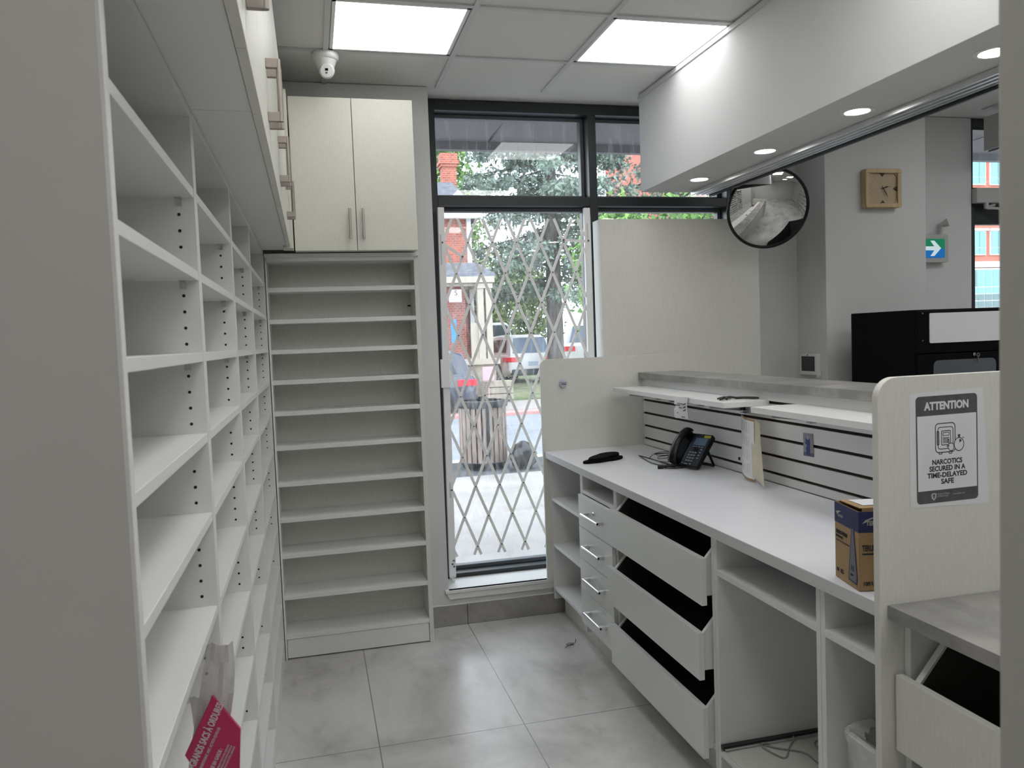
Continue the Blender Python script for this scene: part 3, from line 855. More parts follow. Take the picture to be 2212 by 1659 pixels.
# ================================================================== SMALL THINGS ON THE COUNTER
# round sensor on the far end panel
t = thing('panel_sensor', (1.376, 4.334, 1.333), 'small round lilac plastic sensor stuck on the far end panel', 'sensor')
Ms = MB().lathe([(0.0, 0.017), (0.012, 0.0165), (0.021, 0.012), (0.023, 0.004), (0.023, 0.0)], (1.376, 4.334, 1.333), (0, -1, 0), 28)
Ms.v = [(x, y, 1.333 + (z - 1.333) * 1.12) for x, y, z in Ms.v]
Ms.build('body', [LILAC], t, smooth=True)
MB().box(1.356, 1.396, 4.3155, 4.3200, 1.3385, 1.3405).build('seam', [INK], t)
text_mb('KWIK', 0.0105, plane_M((1.363, 4.3168, 1.3265), (1, 0, 0), (0, 0, 1)), off=0.0003).build('lettering', [INKB], t)

# black foam insoles
def insole(cx, cy, z, ang, L=0.27):
    prof = []
    n = 40
    for i in range(n):
        a = 2 * math.pi * i / n
        x = math.cos(a) * L / 2
        wdt = 0.050 + 0.012 * (x / (L / 2)) - 0.006 * math.exp(-((x) / 0.03) ** 2)
        y = math.sin(a) * wdt + 0.008 * math.sin((x / L) * 3)
        prof.append((x, y))
    ca, sa = math.cos(ang), math.sin(ang)
    return [(cx + x * ca - y * sa, cy + x * sa + y * ca) for x, y in prof]
for k, (cx, cy, z, an, lb) in enumerate(((1.43, 3.865, 0.9515, 0.35, 'lower black foam insole of the pair lying on the worktop'), (1.44, 3.885, 0.9645, 0.62, 'upper black foam insole laid across the other on the worktop'))):
    o = MB().prism(insole(cx, cy, z, an), 'z', z, z + 0.0125).build('foam_insole', [RUBBER], None, 0.003, smooth=True)
    tag(o, lb, 'insole', 'pair of foam insoles')

# desk telephone -----------------------------------------------------
t = thing('desk_phone', (1.74, 3.42, 0.951), 'black desk telephone tilted on its stand by the slatted wall', 'telephone')
# local frame: origin bottom-near edge centre; u = width, v = up the tilted face, n = face normal
PHX = 0.165; PHY = 0.20
hd = math.radians(196)   # facing direction of the phone in plan
fd = Vector((math.cos(math.radians(199)), math.sin(math.radians(199)), 0))     # towards the user
uu = Vector((-fd.y, fd.x, 0))
tilt = math.radians(50)
vv = (-fd * math.cos(tilt) + Vector((0, 0, 1)) * math.sin(tilt))
nn_ = uu.cross(vv)
if nn_.z < 0: uu = -uu; nn_ = uu.cross(vv)
org = Vector((1.680, 3.460, 0.9665))
PM = Matrix(((uu.x, vv.x, nn_.x, org.x), (uu.y, vv.y, nn_.y, org.y), (uu.z, vv.z, nn_.z, org.z), (0, 0, 0, 1)))
def pbuild(mb, name, mats, par, bevel=0.0, smooth=False, label=None):
    return mb.xf(PM).build(name, mats, par, bevel, smooth, label)
body = pbuild(MB().prism(rrect(-0.085, 0.095, 0.0, 0.185, 0.014, 5), 'z', -0.020, 0.0), 'body', [BLACK], t, 0.003)
pbuild(MB().prism(rrect(-0.022, 0.09, 0.006, 0.178, 0.008, 4), 'z', 0.0, 0.0022), 'faceplate', [PHONEG], t, 0.0008)
pbuild(MB().box(0.0, 0.078, 0.118, 0.160, 0.002, 0.0045), 'display', [BLUEP], t, 0.001)
pbuild(MB().box(0.045, 0.085, 0.163, 0.176, 0.002, 0.0035), 'sticker', [YEL], t)
kb = MB()
for r in range(4):
    for c_ in range(3): kb.box(0.004 + c_ * 0.0165, 0.016 + c_ * 0.0165, 0.026 + r * 0.0155, 0.034 + r * 0.0155, 0.002, 0.0052)
kb.box(-0.012, -0.002, 0.012, 0.017, 0.002, 0.0045).box(0.006, 0.028, 0.010, 0.015, 0.002, 0.0045).box(0.038, 0.048, 0.010, 0.017, 0.002, 0.005)
for r in range(4):
    kb.box(0.063, 0.074, 0.045 + r * 0.016, 0.052 + r * 0.016, 0.002, 0.0048)
for c_ in range(4): kb.box(0.004 + c_ * 0.018, 0.016 + c_ * 0.018, 0.108, 0.113, 0.002, 0.0045)
pbuild(kb, 'keys', [KEY], t, 0.0006)
pbuild(MB().lathe([(0.0, 0.004), (0.006, 0.004), (0.006, 0.0055), (0.013, 0.0055), (0.013, 0.002)], (0.035, 0.094, 0.0), (0, 0, 1), 20), 'navigation_key', [BLACK], t, smooth=True)
# handset arched over its cradle
hs = MB()
NP = 16
grid = []
for i in range(NP + 1):
    s_ = i / NP
    yv = 0.0 + 0.19 * s_
    hz = 0.020 + 0.030 * math.sin(math.pi * s_) ** 0.8
    wd = 0.024 if 0.2 < s_ < 0.8 else 0.026
    thk = 0.011 + 0.007 * abs(math.cos(math.pi * s_)) ** 2
    ring = []
    for k in range(12):
        a = 2 * math.pi * k / 12
        ring.append((-0.054 + math.cos(a) * wd, yv + 0.002, hz + math.sin(a) * thk))
    grid.append(ring)
vs = [p for r in grid for p in r]; fs = []
for i in range(NP):
    for k in range(12):
        a, b = i * 12 + k, i * 12 + (k + 1) % 12
        fs.append((a, b, b + 12, a + 12))
fs += [tuple(range(11, -1, -1)), tuple(range(NP * 12, NP * 12 + 12))]
hs.add(vs, fs)
hs.cyl((-0.054, 0.018, 0.004), (-0.054, 0.018, 0.022), 0.023, 20).cyl((-0.054, 0.168, 0.004), (-0.054, 0.168, 0.022), 0.023, 20)
pbuild(hs, 'handset', [BLACK], t, smooth=True)
pbuild(MB().prism(rrect(-0.082, -0.026, 0.006, 0.182, 0.01, 4), 'z', 0.0, 0.004), 'cradle', [BLACKM], t, 0.001)
# stand
st = MB()
bk = org + vv * 0.115 - nn_ * 0.02
for s_ in (-0.055, 0.065):
    p0 = org + uu * s_ + vv * 0.125 - nn_ * 0.018
    p1 = Vector((p0.x, p0.y, 0.958)) - Vector((fd.x, fd.y, 0)) * 0.05
    st.tube([p0, (p0 + p1) / 2, p1], 0.006, 8, sub=1)
    p2 = org + uu * s_ + vv * 0.04 - nn_ * 0.018
    st.tube([p1, (p1 + p2) / 2, p2], 0.005, 8, sub=1)
p0 = org + uu * -0.055 + vv * 0.125 - nn_ * 0.018; p0 = Vector((p0.x, p0.y, 0.958)) - fd * 0.05
p1 = org + uu * 0.065 + vv * 0.125 - nn_ * 0.018; p1 = Vector((p1.x, p1.y, 0.958)) - fd * 0.05
st.tube([p0, (p0 + p1) / 2, p1], 0.006, 8, sub=1)
st.build('stand', [BLACK], t, smooth=True)
# cords
cz = 0.9545
cm = MB().tube([(1.655, 3.92, cz), (1.665, 3.80, cz), (1.66, 3.70, cz + 0.003), (1.665, 3.60, cz), (1.70, 3.52, cz + 0.004)], 0.0028)
cm.tube([(1.655, 3.92, cz), (1.63, 3.78, cz), (1.615, 3.66, cz), (1.63, 3.56, cz), (1.66, 3.50, cz)], 0.0028)
cm.tube([(1.75, 3.93, cz), (1.79, 3.86, cz + 0.012), (1.80, 3.76, cz + 0.018), (1.79, 3.66, cz + 0.014), (1.76, 3.58, cz + 0.01)], 0.0028)
cm.tube([(1.76, 3.92, cz), (1.74, 3.87, cz), (1.77, 3.80, cz + 0.012), (1.81, 3.76, cz + 0.02), (1.80, 3.70, cz + 0.02), (1.73, 3.72, cz + 0.01), (1.70, 3.78, cz), (1.73, 3.79, cz + 0.01), (1.79, 3.70, cz + 0.022), (1.81, 3.64, cz + 0.015), (1.76, 3.57, cz + 0.005)], 0.0016)
cm.tube([(1.66, 3.80, cz), (1.70, 3.82, cz + 0.02), (1.76, 3.80, cz + 0.03), (1.78, 3.74, cz + 0.02), (1.71, 3.66, cz), (1.67, 3.70, cz), (1.68, 3.60, cz)], 0.0016)
tag(cm.build('phone_cable', [BLACK], None, smooth=True), 'tangle of thin black phone and network cables beside the desk telephone', 'cable')
hm = MB().tube([(1.59, 3.50, 0.961), (1.62, 3.485, 0.966), (1.66, 3.475, 0.966), (1.70, 3.48, 0.962)], 0.0065, 10)
hm.cyl((1.575, 3.508, 0.9615), (1.60, 3.497, 0.9625), 0.0105, 14)
hm.tube([(1.60, 3.49, 0.957), (1.64, 3.46, 0.957), (1.70, 3.455, 0.958)], 0.0026)
tag(hm.build('telephone_plug', [BLACK], None, smooth=True), 'black cable end with a thick boot lying in front of the desk telephone', 'cable end')
o = MB().box(1.77, 1.80, 3.93, 4.0, 0.9515, 0.9535).build('cable_clip', [PLASTW], None, 0.0006)
tag(o, 'flat clear-white plug at the far end of the thin phone cable', 'plug')
tag(MB().box(1.8625, 1.870, 3.245, 3.262, 1.008, 1.022).build('groove_clip', [BLACK], None, 0.001), 'small black plastic clip fixed on the slatted wall beside the hanging folder', 'clip')

# torn receipt hanging from the shelf edge
rows = []
N = 14
for i in range(N + 1):
    s_ = i / N
    z = 1.3015 - 0.100 * s_
    row = []
    for j in range(7):
        u = j / 6
        y = 3.440 - 0.130 * u * (1 - 0.06 * s_)
        x = 1.6435 - 0.006 * math.sin(s_ * 3.0) - 0.005 * math.sin(u * 3.1 + s_)
        if 0.42 < s_ < 0.56 and j == 0: y -= 0.022
        row.append((x, y, z - 0.003 * math.sin(u * 5)))
    rows.append(row)
t = thing('receipt', (1.64, 3.38, 1.20), 'torn creased white receipt hanging over the front edge of the window-side shelf', 'receipt')
MB().sheet(rows, 0.0007).build('paper', [PAPER], t, smooth=True)
MB().sheet([[(1.645, 3.39, 1.3016), (1.645, 3.315, 1.3016)], [(1.676, 3.39, 1.3012), (1.676, 3.32, 1.3012)]], 0.0006).build('folded_top', [PAPER], t)
pr_ = MB()
for k, (y, z, ln) in enumerate(((3.505, 1.262, 0.06), (3.53, 1.254, 0.05), (3.49, 1.243, 0.03), (3.51, 1.218, 0.01), (3.465, 1.203, 0.035), (3.51, 1.192, 0.05))):
    pr_.box(1.6300, 1.6312, y - ln - 0.112, y - 0.112, z + 0.008, z + 0.011)
st_ = MB()
for k in range(3): st_.prism([(3.338, 1.270 - k * 0.014), (3.314, 1.278 - k * 0.014), (3.314, 1.272 - k * 0.014), (3.338, 1.266 - k * 0.014)], 'x', 1.6315, 1.6325)
pr_.build('printing', [INKB], t)
st_.build('black_stripes', [INKB], t)

# black cable ties lying on the shelf
ct = MB()
z = 1.3055
ct.tube([(1.78, 3.13, z), (1.81, 3.11, z + 0.001), (1.848, 3.075, z)], 0.005, 8)
ct.tube([(1.848, 3.075, z + 0.001), (1.846, 3.055, z + 0.001), (1.825, 3.07, z + 0.001), (1.78, 3.115, z + 0.001)], 0.0035, 8)
for (a, b) in (((1.785, 3.13), (1.745, 3.17)), ((1.78, 3.12), (1.73, 3.13)), ((1.76, 3.16), (1.72, 3.155)), ((1.74, 3.17), (1.705, 3.12)), ((1.735, 3.14), (1.685, 3.09)), ((1.755, 3.13), (1.715, 3.09)), ((1.715, 3.12), (1.69, 3.125))):
    ct.tube([(a[0], a[1], z), ((a[0] + b[0]) / 2, (a[1] + b[1]) / 2, z + 0.004), (b[0], b[1], z)], 0.0042, 6, sub=2)
tag(ct.build('cable_strap', [BLACK], None, smooth=True), 'black looped strap with knotted end lying on the window-side slat shelf', 'strap')

# hanging folder with curled sheets
t = thing('hanging_folder', (1.80, 3.05, 0.952), 'brown-edged folder with curled printed sheets hanging from the slatted wall', 'folder')
def curl(u, s_, d=0.0):
    # u along width (0 left/far .. 1 near), s_ down
    y = 3.128 - 0.150 * u
    x = 1.805 + d - 0.028 * math.sin(min(u, 0.75) / 0.75 * math.pi / 2) + 0.05 * max(0, u - 0.62)
    z = 1.236 - 0.266 * s_ - 0.018 * u
    return (x, y, z)
MB().sheet([[curl(u / 8, s_ / 6) for u in range(0, 8)] for s_ in range(7)], 0.0012).build('cover', [KRAFT], t, smooth=True)
def curl2(u, s_):
    p = curl(0.07 + u * 0.80, 0.03 + s_ * 0.93)
    return (p[0] - 0.0018, p[1], p[2])
MB().sheet([[curl2(u / 8, s_ / 6) for u in range(0, 9)] for s_ in range(7)], 0.0006).build('sheet', [PAPER], t, smooth=True)
ln = MB()
for blk in range(4):
    for k in range(9):
        for (u0, u1) in ((0.10, 0.30), (0.62, 0.80)):
            s0 = 0.05 + blk * 0.235 + k * 0.02
            a = curl2(u0 + rnd.random() * 0.03, s0); b = curl2(u1, s0); c_ = curl2(u1, s0 + 0.006); d_ = curl2(u0, s0 + 0.006)
            ln.add([(p[0] - 0.0008, p[1], p[2]) for p in (a, b, c_, d_)], [(0, 1, 2, 3)])
    a, b, c_, d_ = curl2(0.46, 0.07 + blk * 0.235), curl2(0.49, 0.07 + blk * 0.235), curl2(0.49, 0.2 + blk * 0.235), curl2(0.46, 0.2 + blk * 0.235)
    ln.add([(p[0] - 0.0008, p[1], p[2]) for p in (a, b, c_, d_)], [(0, 1, 2, 3)], 0)
ln.build('printed_lines', [INKL], t)
gr = []
for i in range(9):
    s_ = i / 8
    gr.append([(1.783 + 0.012 * u + 0.01 * math.sin(u * 2.5) - 0.06 * u * s_ * s_, 3.018 - 0.013 * s_ - (0.045 + 0.115 * s_ * s_) * u, 1.224 - 0.245 * s_ - 0.02 * u * (1 + 0.2 * s_)) for u in (0, 0.25, 0.5, 0.75, 1)])
MB().sheet(gr, 0.0008).build('curled_sheet', [CREAMP], t, smooth=True)
MB().box(1.80, 1.863, 3.09, 3.13, 1.236, 1.240).build('hook', [CHROME], t)

# small photo on the slats
t = thing('photo_print', (1.863, 2.725, 1.096), 'small snapshot of a person in a blue gown taped to the slatted wall', 'photo')
MB().prism([(2.758, 1.096), (2.692, 1.098), (2.696, 1.188), (2.759, 1.186)], 'x', 1.8615, 1.8625).build('print', [mat('photo_backdrop', (0.28, 0.25, 0.31), 0.5, noise=0.1, nscale=30)], t)
MB().prism([(2.758, 1.096), (2.692, 1.098), (2.692, 1.112), (2.758, 1.112)], 'x', 1.8611, 1.8616).build('print_floor', [mat('photo_floor', (0.13, 0.10, 0.17), 0.5)], t)
gp = MB().prism([(2.738, 1.102), (2.716, 1.101), (2.716, 1.14), (2.714, 1.15), (2.717, 1.166), (2.728, 1.170), (2.741, 1.166), (2.744, 1.148), (2.740, 1.135)], 'x', 1.8608, 1.8614)
gp.build('blue_gown', [mat('photo_blue', (0.015, 0.04, 0.19), 0.5)], t)
MB().prism([(2.733, 1.166), (2.727, 1.161), (2.722, 1.166), (2.724, 1.176), (2.731, 1.176)], 'x', 1.8605, 1.8612).prism([(2.742, 1.139), (2.734, 1.130), (2.738, 1.145)], 'x', 1.8604, 1.8611).build('pale_scarf', [mat('photo_pale', (0.42, 0.45, 0.55), 0.5)], t)

# carton at the near end of the worktop ------------------------------
t = thing('syringe_carton', (1.33, 1.72, 0.951), 'open brown cardboard syringe carton with a navy band on the worktop beside the near panel', 'carton')
P0 = Vector((1.266, 1.656, 0.9515)); P1 = Vector((1.295, 1.786, 0.9515))
ua = (P1 - P0).normalized(); ub = Vector((ua.y, -ua.x, 0)); H = 0.197; LW = 0.134; LD = 0.134
# keep clear of the end panel: depth direction along +x
def cp(a, b, z): return P0 + ua * a + ub * b + Vector((0, 0, z))
BXM = Matrix(((ub.x, ua.x, 0, P0.x), (ub.y, ua.y, 0, P0.y), (0, 0, 1, P0.z), (0, 0, 0, 1)))
w_ = MB()
for q in ((0, 0.002, 0, LW), (LD - 0.002, LD, 0, LW), (0.002, LD - 0.002, 0, 0.002), (0.002, LD - 0.002, LW - 0.002, LW)):
    w_.box(q[0], q[1], q[2], q[3], 0, H)
w_.box(0, LD, 0, LW, 0, 0.002)
w_.xf(BXM).build('carton_walls', [KRAFT], t, 0.0006)
bd = MB()
for q in ((-0.0006, 0.0, 0, LW), (0, LD, -0.0006, 0.0)):
    bd.box(q[0], q[1], q[2], q[3], H - 0.052, H)
bd.xf(BXM).build('navy_band', [NAVY], t)
fl = MB()
fl.add([(0.0, LW, H), (0.13, LW, H + 0.012), (0.13, 0.012, H + 0.028), (0.0, 0.06, H + 0.018)], [(0, 1, 2, 3)])
MB().sheet([[(0.012, LW - 0.002, H + 0.001), (0.07, LW - 0.002, H + 0.001), (0.13, LW - 0.002, H + 0.001)], [(0.012, 0.018, H + 0.004), (0.07, 0.014, H + 0.006), (0.13, 0.012, H + 0.008)]], 0.0018).xf(BXM).build('flap', [KRAFT], t)
MB().sheet([[(0.03, LW - 0.01, H + 0.003), (0.128, LW - 0.01, H + 0.003)], [(0.03, 0.04, H + 0.0065), (0.128, 0.035, H + 0.0085)]], 0.0008).xf(BXM).build('flap_label', [PAPER], t)
MB().box(0.015, LD - 0.004, 0.012, 0.0135, H - 0.03, H + 0.006).xf(BXM).build('inner_flap', [KRAFT], t)
# left face (x = 0 in box frame), seen from -x : text runs from +ua to -ua
def face_l(u, z): return P0 + ua * (LW - u) - ub * 0.0009 + Vector((0, 0, z))
def ML(u, z): return plane_M(face_l(u, z), -ua, (0, 0, 1))
lt = MB()
text_mb('TERUMO SYRINGE', 0.0125, ML(0.008, 0.118), sx=0.62, off=0.0004, mb=lt)
text_mb('WITHOUT NEEDLE', 0.0075, ML(0.008, 0.108), sx=0.62, off=0.0002, mb=lt)
text_mb('100', 0.013, ML(0.008, 0.018), sx=0.8, off=0.0002, mb=lt)
text_mb('UNITS', 0.0055, ML(0.032, 0.024), mb=lt)
text_mb('UNITÉS', 0.0055, ML(0.032, 0.018), mb=lt)
text_mb('TERUMO', 0.010, ML(0.018, H - 0.035), mi=1, sx=0.75, shear=0.2, mb=lt)
M_ = ML(0, 0)
def fl_poly(pts, mi, d=0.0): lt.add([M_ @ Vector((p[0], p[1], d)) for p in pts], [tuple(range(len(pts)))], mi)
fl_poly([(0.008, 0.101), (0.085, 0.101), (0.085, 0.098), (0.008, 0.098)], 0)
fl_poly([(0.096, 0.150), (0.110, 0.152), (0.1275, 0.028), (0.124, 0.012), (0.078, 0.014), (0.078, 0.03)], 2, 0.0002)
fl_poly([(0.099, 0.147), (0.107, 0.149), (0.1235, 0.030), (0.120, 0.016), (0.082, 0.018), (0.082, 0.03)], 3, 0.0005)
text_mb('10', 0.020, plane_M(face_l(0.090, 0.042) - ub * 0.0008, -ua, (0, 0, 1)), mi=0, mb=lt)
text_mb('cc/mL', 0.007, plane_M(face_l(0.090, 0.030) - ub * 0.0008, -ua, (0, 0, 1)), mi=0, mb=lt)
fl_poly([(0.010, H - 0.024), (0.024, H - 0.020), (0.040, H - 0.019), (0.026, H - 0.025), (0.016, H - 0.030)], 1, 0.0006)
# near face (y = 0): text runs along +ub
def MR(b, z): return plane_M(cp(0, b, z) - ua * 0.0009, ub, (0, 0, 1))
text_mb('TERUMO SYRINGE', 0.020, MR(0.008, 0.100), off=0.0007, sx=0.55, mb=lt)
text_mb('100 UNITS', 0.0135, MR(0.009, 0.014), off=0.0004, sx=0.9, mb=lt)
text_mb('TERUMO', 0.015, MR(0.018, H - 0.034), mi=1, off=0.0005, shear=0.1, sx=0.85, mb=lt)
M_ = MR(0, 0)
fl_poly([(0.008, 0.094), (0.125, 0.094), (0.125, 0.090), (0.008, 0.090)], 0)
fl_poly([(0.008, H - 0.030), (0.016, H - 0.021), (0.032, H - 0.015), (0.046, H - 0.014), (0.028, H - 0.020), (0.018, H - 0.026)], 1, 0.0006)
lt.build('printed_lettering', [INKB, mat('pale_print', (0.42, 0.42, 0.38), 0.6), NAVY, mat('grey_syringe_print', (0.14, 0.15, 0.17), 0.6)], t)

# attention notice ---------------------------------------------------
t = thing('notice_sheet', (1.44, 1.5565, 1.17), 'printed paper notice headed ATTENTION on the near end panel', 'notice')
YN = 1.5562
sh = MB().prism([(1.330, 1.172), (1.551, 1.1655), (1.5345, 1.4435), (1.4, 1.440), (1.329, 1.4375)], 'y', YN, YN + 0.0006)
sh.build('paper', [PAPER], t)
ang = math.atan2(1.4435 - 1.4375, 0.2055) * 0.35
# text frame: skewed slightly like the taped sheet
ux = Vector((0.999, 0, 0.010)); uy = Vector((0.0, 0, 1))
NM = plane_M((1.348, YN - 0.0004, 1.178), ux, uy)
W_, Hn = 0.172, 0.252
pm = MB()
def npoly(pts, mi=0, d=0.0):
    pm.add([NM @ Vector((p[0], p[1], d)) for p in pts], [tuple(range(len(pts)))], mi)
def nrect(x0, x1, y0, y1, mi=0, d=0.0): npoly([(x0, y0), (x1, y0), (x1, y1), (x0, y1)], mi, d)
npoly(rrect(0, W_, 0, Hn, 0.010, 6), 0)
nrect(0.0035, W_ - 0.0035, 0.030, 0.206, 1, 0.0002)
text_mb('ATTENTION', 0.0250, NM @ Matrix.Translation((W_ / 2, 0.2200, 0.0003)), mi=1, off=0.0011, fit=0.124, align='CENTER', ext=0.0001, mb=pm)
for k, (s_, fw_) in enumerate((('NARCOTICS', 0.084), ('SECURED IN A', 0.101), ('TIME-DELAYED', 0.112), ('SAFE', 0.036))):
    text_mb(s_, 0.0162, NM @ Matrix.Translation((W_ / 2 - 0.001, 0.0905 - k * 0.0155, 0.0004)), mi=2, off=0.0006, fit=fw_, align='CENTER', ext=0.0001, mb=pm)
text_mb('Ontario College', 0.0052, NM @ Matrix.Translation((0.056, 0.0185, 0.0003)), mi=3, ext=0.0001, mb=pm)
text_mb('of Pharmacists', 0.0052, NM @ Matrix.Translation((0.056, 0.0135, 0.0003)), mi=3, ext=0.0001, mb=pm)
text_mb('www.ocpinfo.com', 0.0045, NM @ Matrix.Translation((0.10, 0.0160, 0.0003)), mi=3, ext=0.0001, mb=pm)
npoly([(0.039, 0.022), (0.0465, 0.024), (0.054, 0.022), (0.053, 0.012), (0.0465, 0.006), (0.040, 0.012)], 3, 0.0003)
npoly([(0.043, 0.020), (0.0465, 0.021), (0.050, 0.020), (0.0485, 0.013), (0.0465, 0.010), (0.0445, 0.013)], 0, 0.0005)
def outline(pts, wd, mi=2, d=0.0004, closed=True):
    n = len(pts)
    rng = range(n if closed else n - 1)
    for i in rng:
        a = Vector((*pts[i], 0)); b = Vector((*pts[(i + 1) % n], 0))
        dd = (b - a)
        if dd.length < 1e-7: continue
        dd.normalize(); q = Vector((-dd.y, dd.x, 0)) * wd * 0.78
        pm.add([NM @ (p + Vector((0, 0, d))) for p in (a - q - dd * wd * 0.3, b - q + dd * wd * 0.3, b + q + dd * wd * 0.3, a + q - dd * wd * 0.3)], [(0, 1, 2, 3)], mi)
outline(rrect(0.053, 0.108, 0.118, 0.186, 0.009, 5), 0.0014)
outline(rrect(0.060, 0.102, 0.126, 0.177, 0.006, 4), 0.0012)
outline(rrect(0.070, 0.095, 0.135, 0.168, 0.002, 3), 0.0012)
outline(rrect(0.0575, 0.0625, 0.136, 0.168, 0.002, 3), 0.0012)
outline(rrect(0.074, 0.091, 0.157, 0.164, 0.0005, 2), 0.001)
for i in range(2):
    for j in range(3):
        outline(rrect(0.0745 + j * 0.006, 0.0785 + j * 0.006, 0.140 + i * 0.0075, 0.1445 + i * 0.0075, 0.0004, 2), 0.0009)
outline([(0.062, 0.118), (0.063, 0.114), (0.070, 0.114), (0.071, 0.118)], 0.0012, closed=False)
outline([(0.090, 0.118), (0.091, 0.114), (0.098, 0.114), (0.099, 0.118)], 0.0012, closed=False)
hand = [(0.0875, 0.146), (0.0905, 0.146), (0.0915, 0.137), (0.097, 0.138), (0.102, 0.136), (0.104, 0.133), (0.1035, 0.125), (0.099, 0.120), (0.093, 0.120), (0.088, 0.127), (0.0845, 0.132), (0.087, 0.133), (0.090, 0.130)]
npoly(hand, 1, 0.0005); outline(hand, 0.0011, d=0.0006)
cxs, cys = 0.1185, 0.134
cir = [(cxs + 0.0135 * math.cos(2 * math.pi * k / 28), cys + 0.0155 * math.sin(2 * math.pi * k / 28)) for k in range(28)]
npoly(cir, 1, 0.0005); outline(cir, 0.0013, d=0.0006)
npoly([(cxs + 0.001, cys + 0.003), (cxs + 0.008, cys + 0.008), (cxs + 0.005, cys + 0.011), (cxs + 0.001, cys + 0.012)], 2, 0.0007)
nrect(cxs - 0.002, cxs + 0.003, 0.150, 0.155, 2, 0.0005); nrect(cxs - 0.003, cxs + 0.004, 0.154, 0.157, 2, 0.0006)
npoly([(cxs + 0.010, 0.149), (cxs + 0.012, 0.151), (cxs + 0.0145, 0.149), (cxs + 0.0125, 0.147)], 2, 0.0005)
pm.build('printed_notice', [INK, PAPER, INKB, mat('light_print', (0.45, 0.45, 0.45), 0.8)], t)

# ================================================================== NEAR COUNTER
t = thing('worktop', (1.55, 1.1, 0.95), 'dark grey concrete-look worktop in front of the near end panel', 'worktop')
MB().box(1.265, 1.90, 0.60, 1.5560, 0.918, 0.950).build('top', [CONC], t, 0.0008)
MB().box(1.2685, 1.89, 0.60, 1.5555, 0.9165, 0.918).build('underside_edge', [WHITE], t)
t = thing('drawer_cabinet', (1.58, 1.1, 0), 'white drawer cabinet below the grey worktop at the lower right edge of view', 'base cabinet')
for a, b in ((1.537, 1.5555), (0.62, 0.638)):
    MB().box(1.31, 1.88, a, b, 0.10, 0.9165).build('side_panel', [WHITE], t, 0.001)
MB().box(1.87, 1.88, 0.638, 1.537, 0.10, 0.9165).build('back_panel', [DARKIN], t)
MB().box(1.31, 1.87, 0.638, 1.537, 0.10, 0.118).build('bottom_panel', [WHITE], t)
MB().box(1.37, 1.388, 0.62, 1.5555, 0.0, 0.0995).build('toe_kick', [LINENP], t)
for (z0, z1, zs) in ((0.606, 0.786, 0.905), (0.36, 0.54, 0.60)):
    xf = 1.279
    d = MB().box(xf, xf + 0.019, 0.70, 1.549, z0, z1).build('drawer', [LINENP], t, 0.001)
    rise = zs - z1
    for a in (1.500, 0.66):
        pts = [(xf + 0.02, z0 + 0.03), (xf + 0.02, z1 - 0.01), (xf + 0.02 + rise * 0.95, zs), (1.60, zs), (1.60, z0 + 0.03)]
        MB().prism(pts, 'y', a, a + 0.016).build('drawer_side', [WHITE], d, 0.0008)
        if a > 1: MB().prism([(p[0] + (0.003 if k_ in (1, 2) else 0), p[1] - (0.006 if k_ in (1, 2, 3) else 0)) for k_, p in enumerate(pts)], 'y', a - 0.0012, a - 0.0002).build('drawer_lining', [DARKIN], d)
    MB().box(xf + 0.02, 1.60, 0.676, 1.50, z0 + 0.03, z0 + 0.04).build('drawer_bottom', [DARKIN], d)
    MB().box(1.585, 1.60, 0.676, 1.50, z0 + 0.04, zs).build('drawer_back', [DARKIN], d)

# waste bin in the narrow bay ---------------------------------------
t = thing('waste_bin', (1.46, 1.70, 0.173), 'white plastic waste bin with a clear liner inside the narrow bay', 'waste bin')
def rr_ring(x0, x1, y0, y1, r, z, n=4): return [(p[0], p[1], z) for p in rrect(x0, x1, y0, y1, r, n)]
def loft(mb, rings, mi=0, cap0=True, cap1=True):
    n = len(rings[0]); vs = [p for r in rings for p in r]; fs = []
    for i in range(len(rings) - 1):
        for k in range(n):
            a, b = i * n + k, i * n + (k + 1) % n
            fs.append((a, b, b + n, a + n))
    if cap0: fs.append(tuple(range(n - 1, -1, -1)))
    if cap1: fs.append(tuple(range((len(rings) - 1) * n, len(rings) * n)))
    mb.add(vs, fs, mi); return mb
bz = 0.174
b1 = loft(MB(), [rr_ring(1.345, 1.585, 1.622, 1.778, 0.03, bz), rr_ring(1.325, 1.605, 1.606, 1.794, 0.035, 0.50), rr_ring(1.329, 1.601, 1.610, 1.790, 0.033, 0.50), rr_ring(1.349, 1.581, 1.626, 1.774, 0.03, bz + 0.004)], cap1=True)
b1.build('bin_body', [PLASTW], t, smooth=True)
b2 = loft(MB(), [rr_ring(1.312, 1.618, 1.600, 1.800, 0.04, 0.508), rr_ring(1.308, 1.622, 1.5985, 1.804, 0.042, 0.535), rr_ring(1.318, 1.612, 1.602, 1.798, 0.038, 0.535), rr_ring(1.326, 1.604, 1.607, 1.793, 0.035, 0.502)], cap0=False, cap1=False)
b2.build('rim', [PLASTW], t, smooth=True)
lr = random.Random(3)
rings = []
for (g_, z) in ((0.004, 0.42), (0.010, 0.50), (0.014, 0.53), (0.006, 0.545), (-0.02, 0.53), (-0.03, 0.45)):
    base_r = rr_ring(1.32 - g_, 1.61 + g_, 1.612 - min(g_, 0.012), 1.788 + min(g_, 0.012), 0.04, z, 6)
    rings.append([(p[0] + lr.uniform(-0.004, 0.004), p[1] + lr.uniform(-0.002, 0.002), p[2] + lr.uniform(-0.01, 0.01)) for p in base_r])
loft(MB(), rings, cap0=False, cap1=False).build('liner', [FILMW], t, smooth=True)

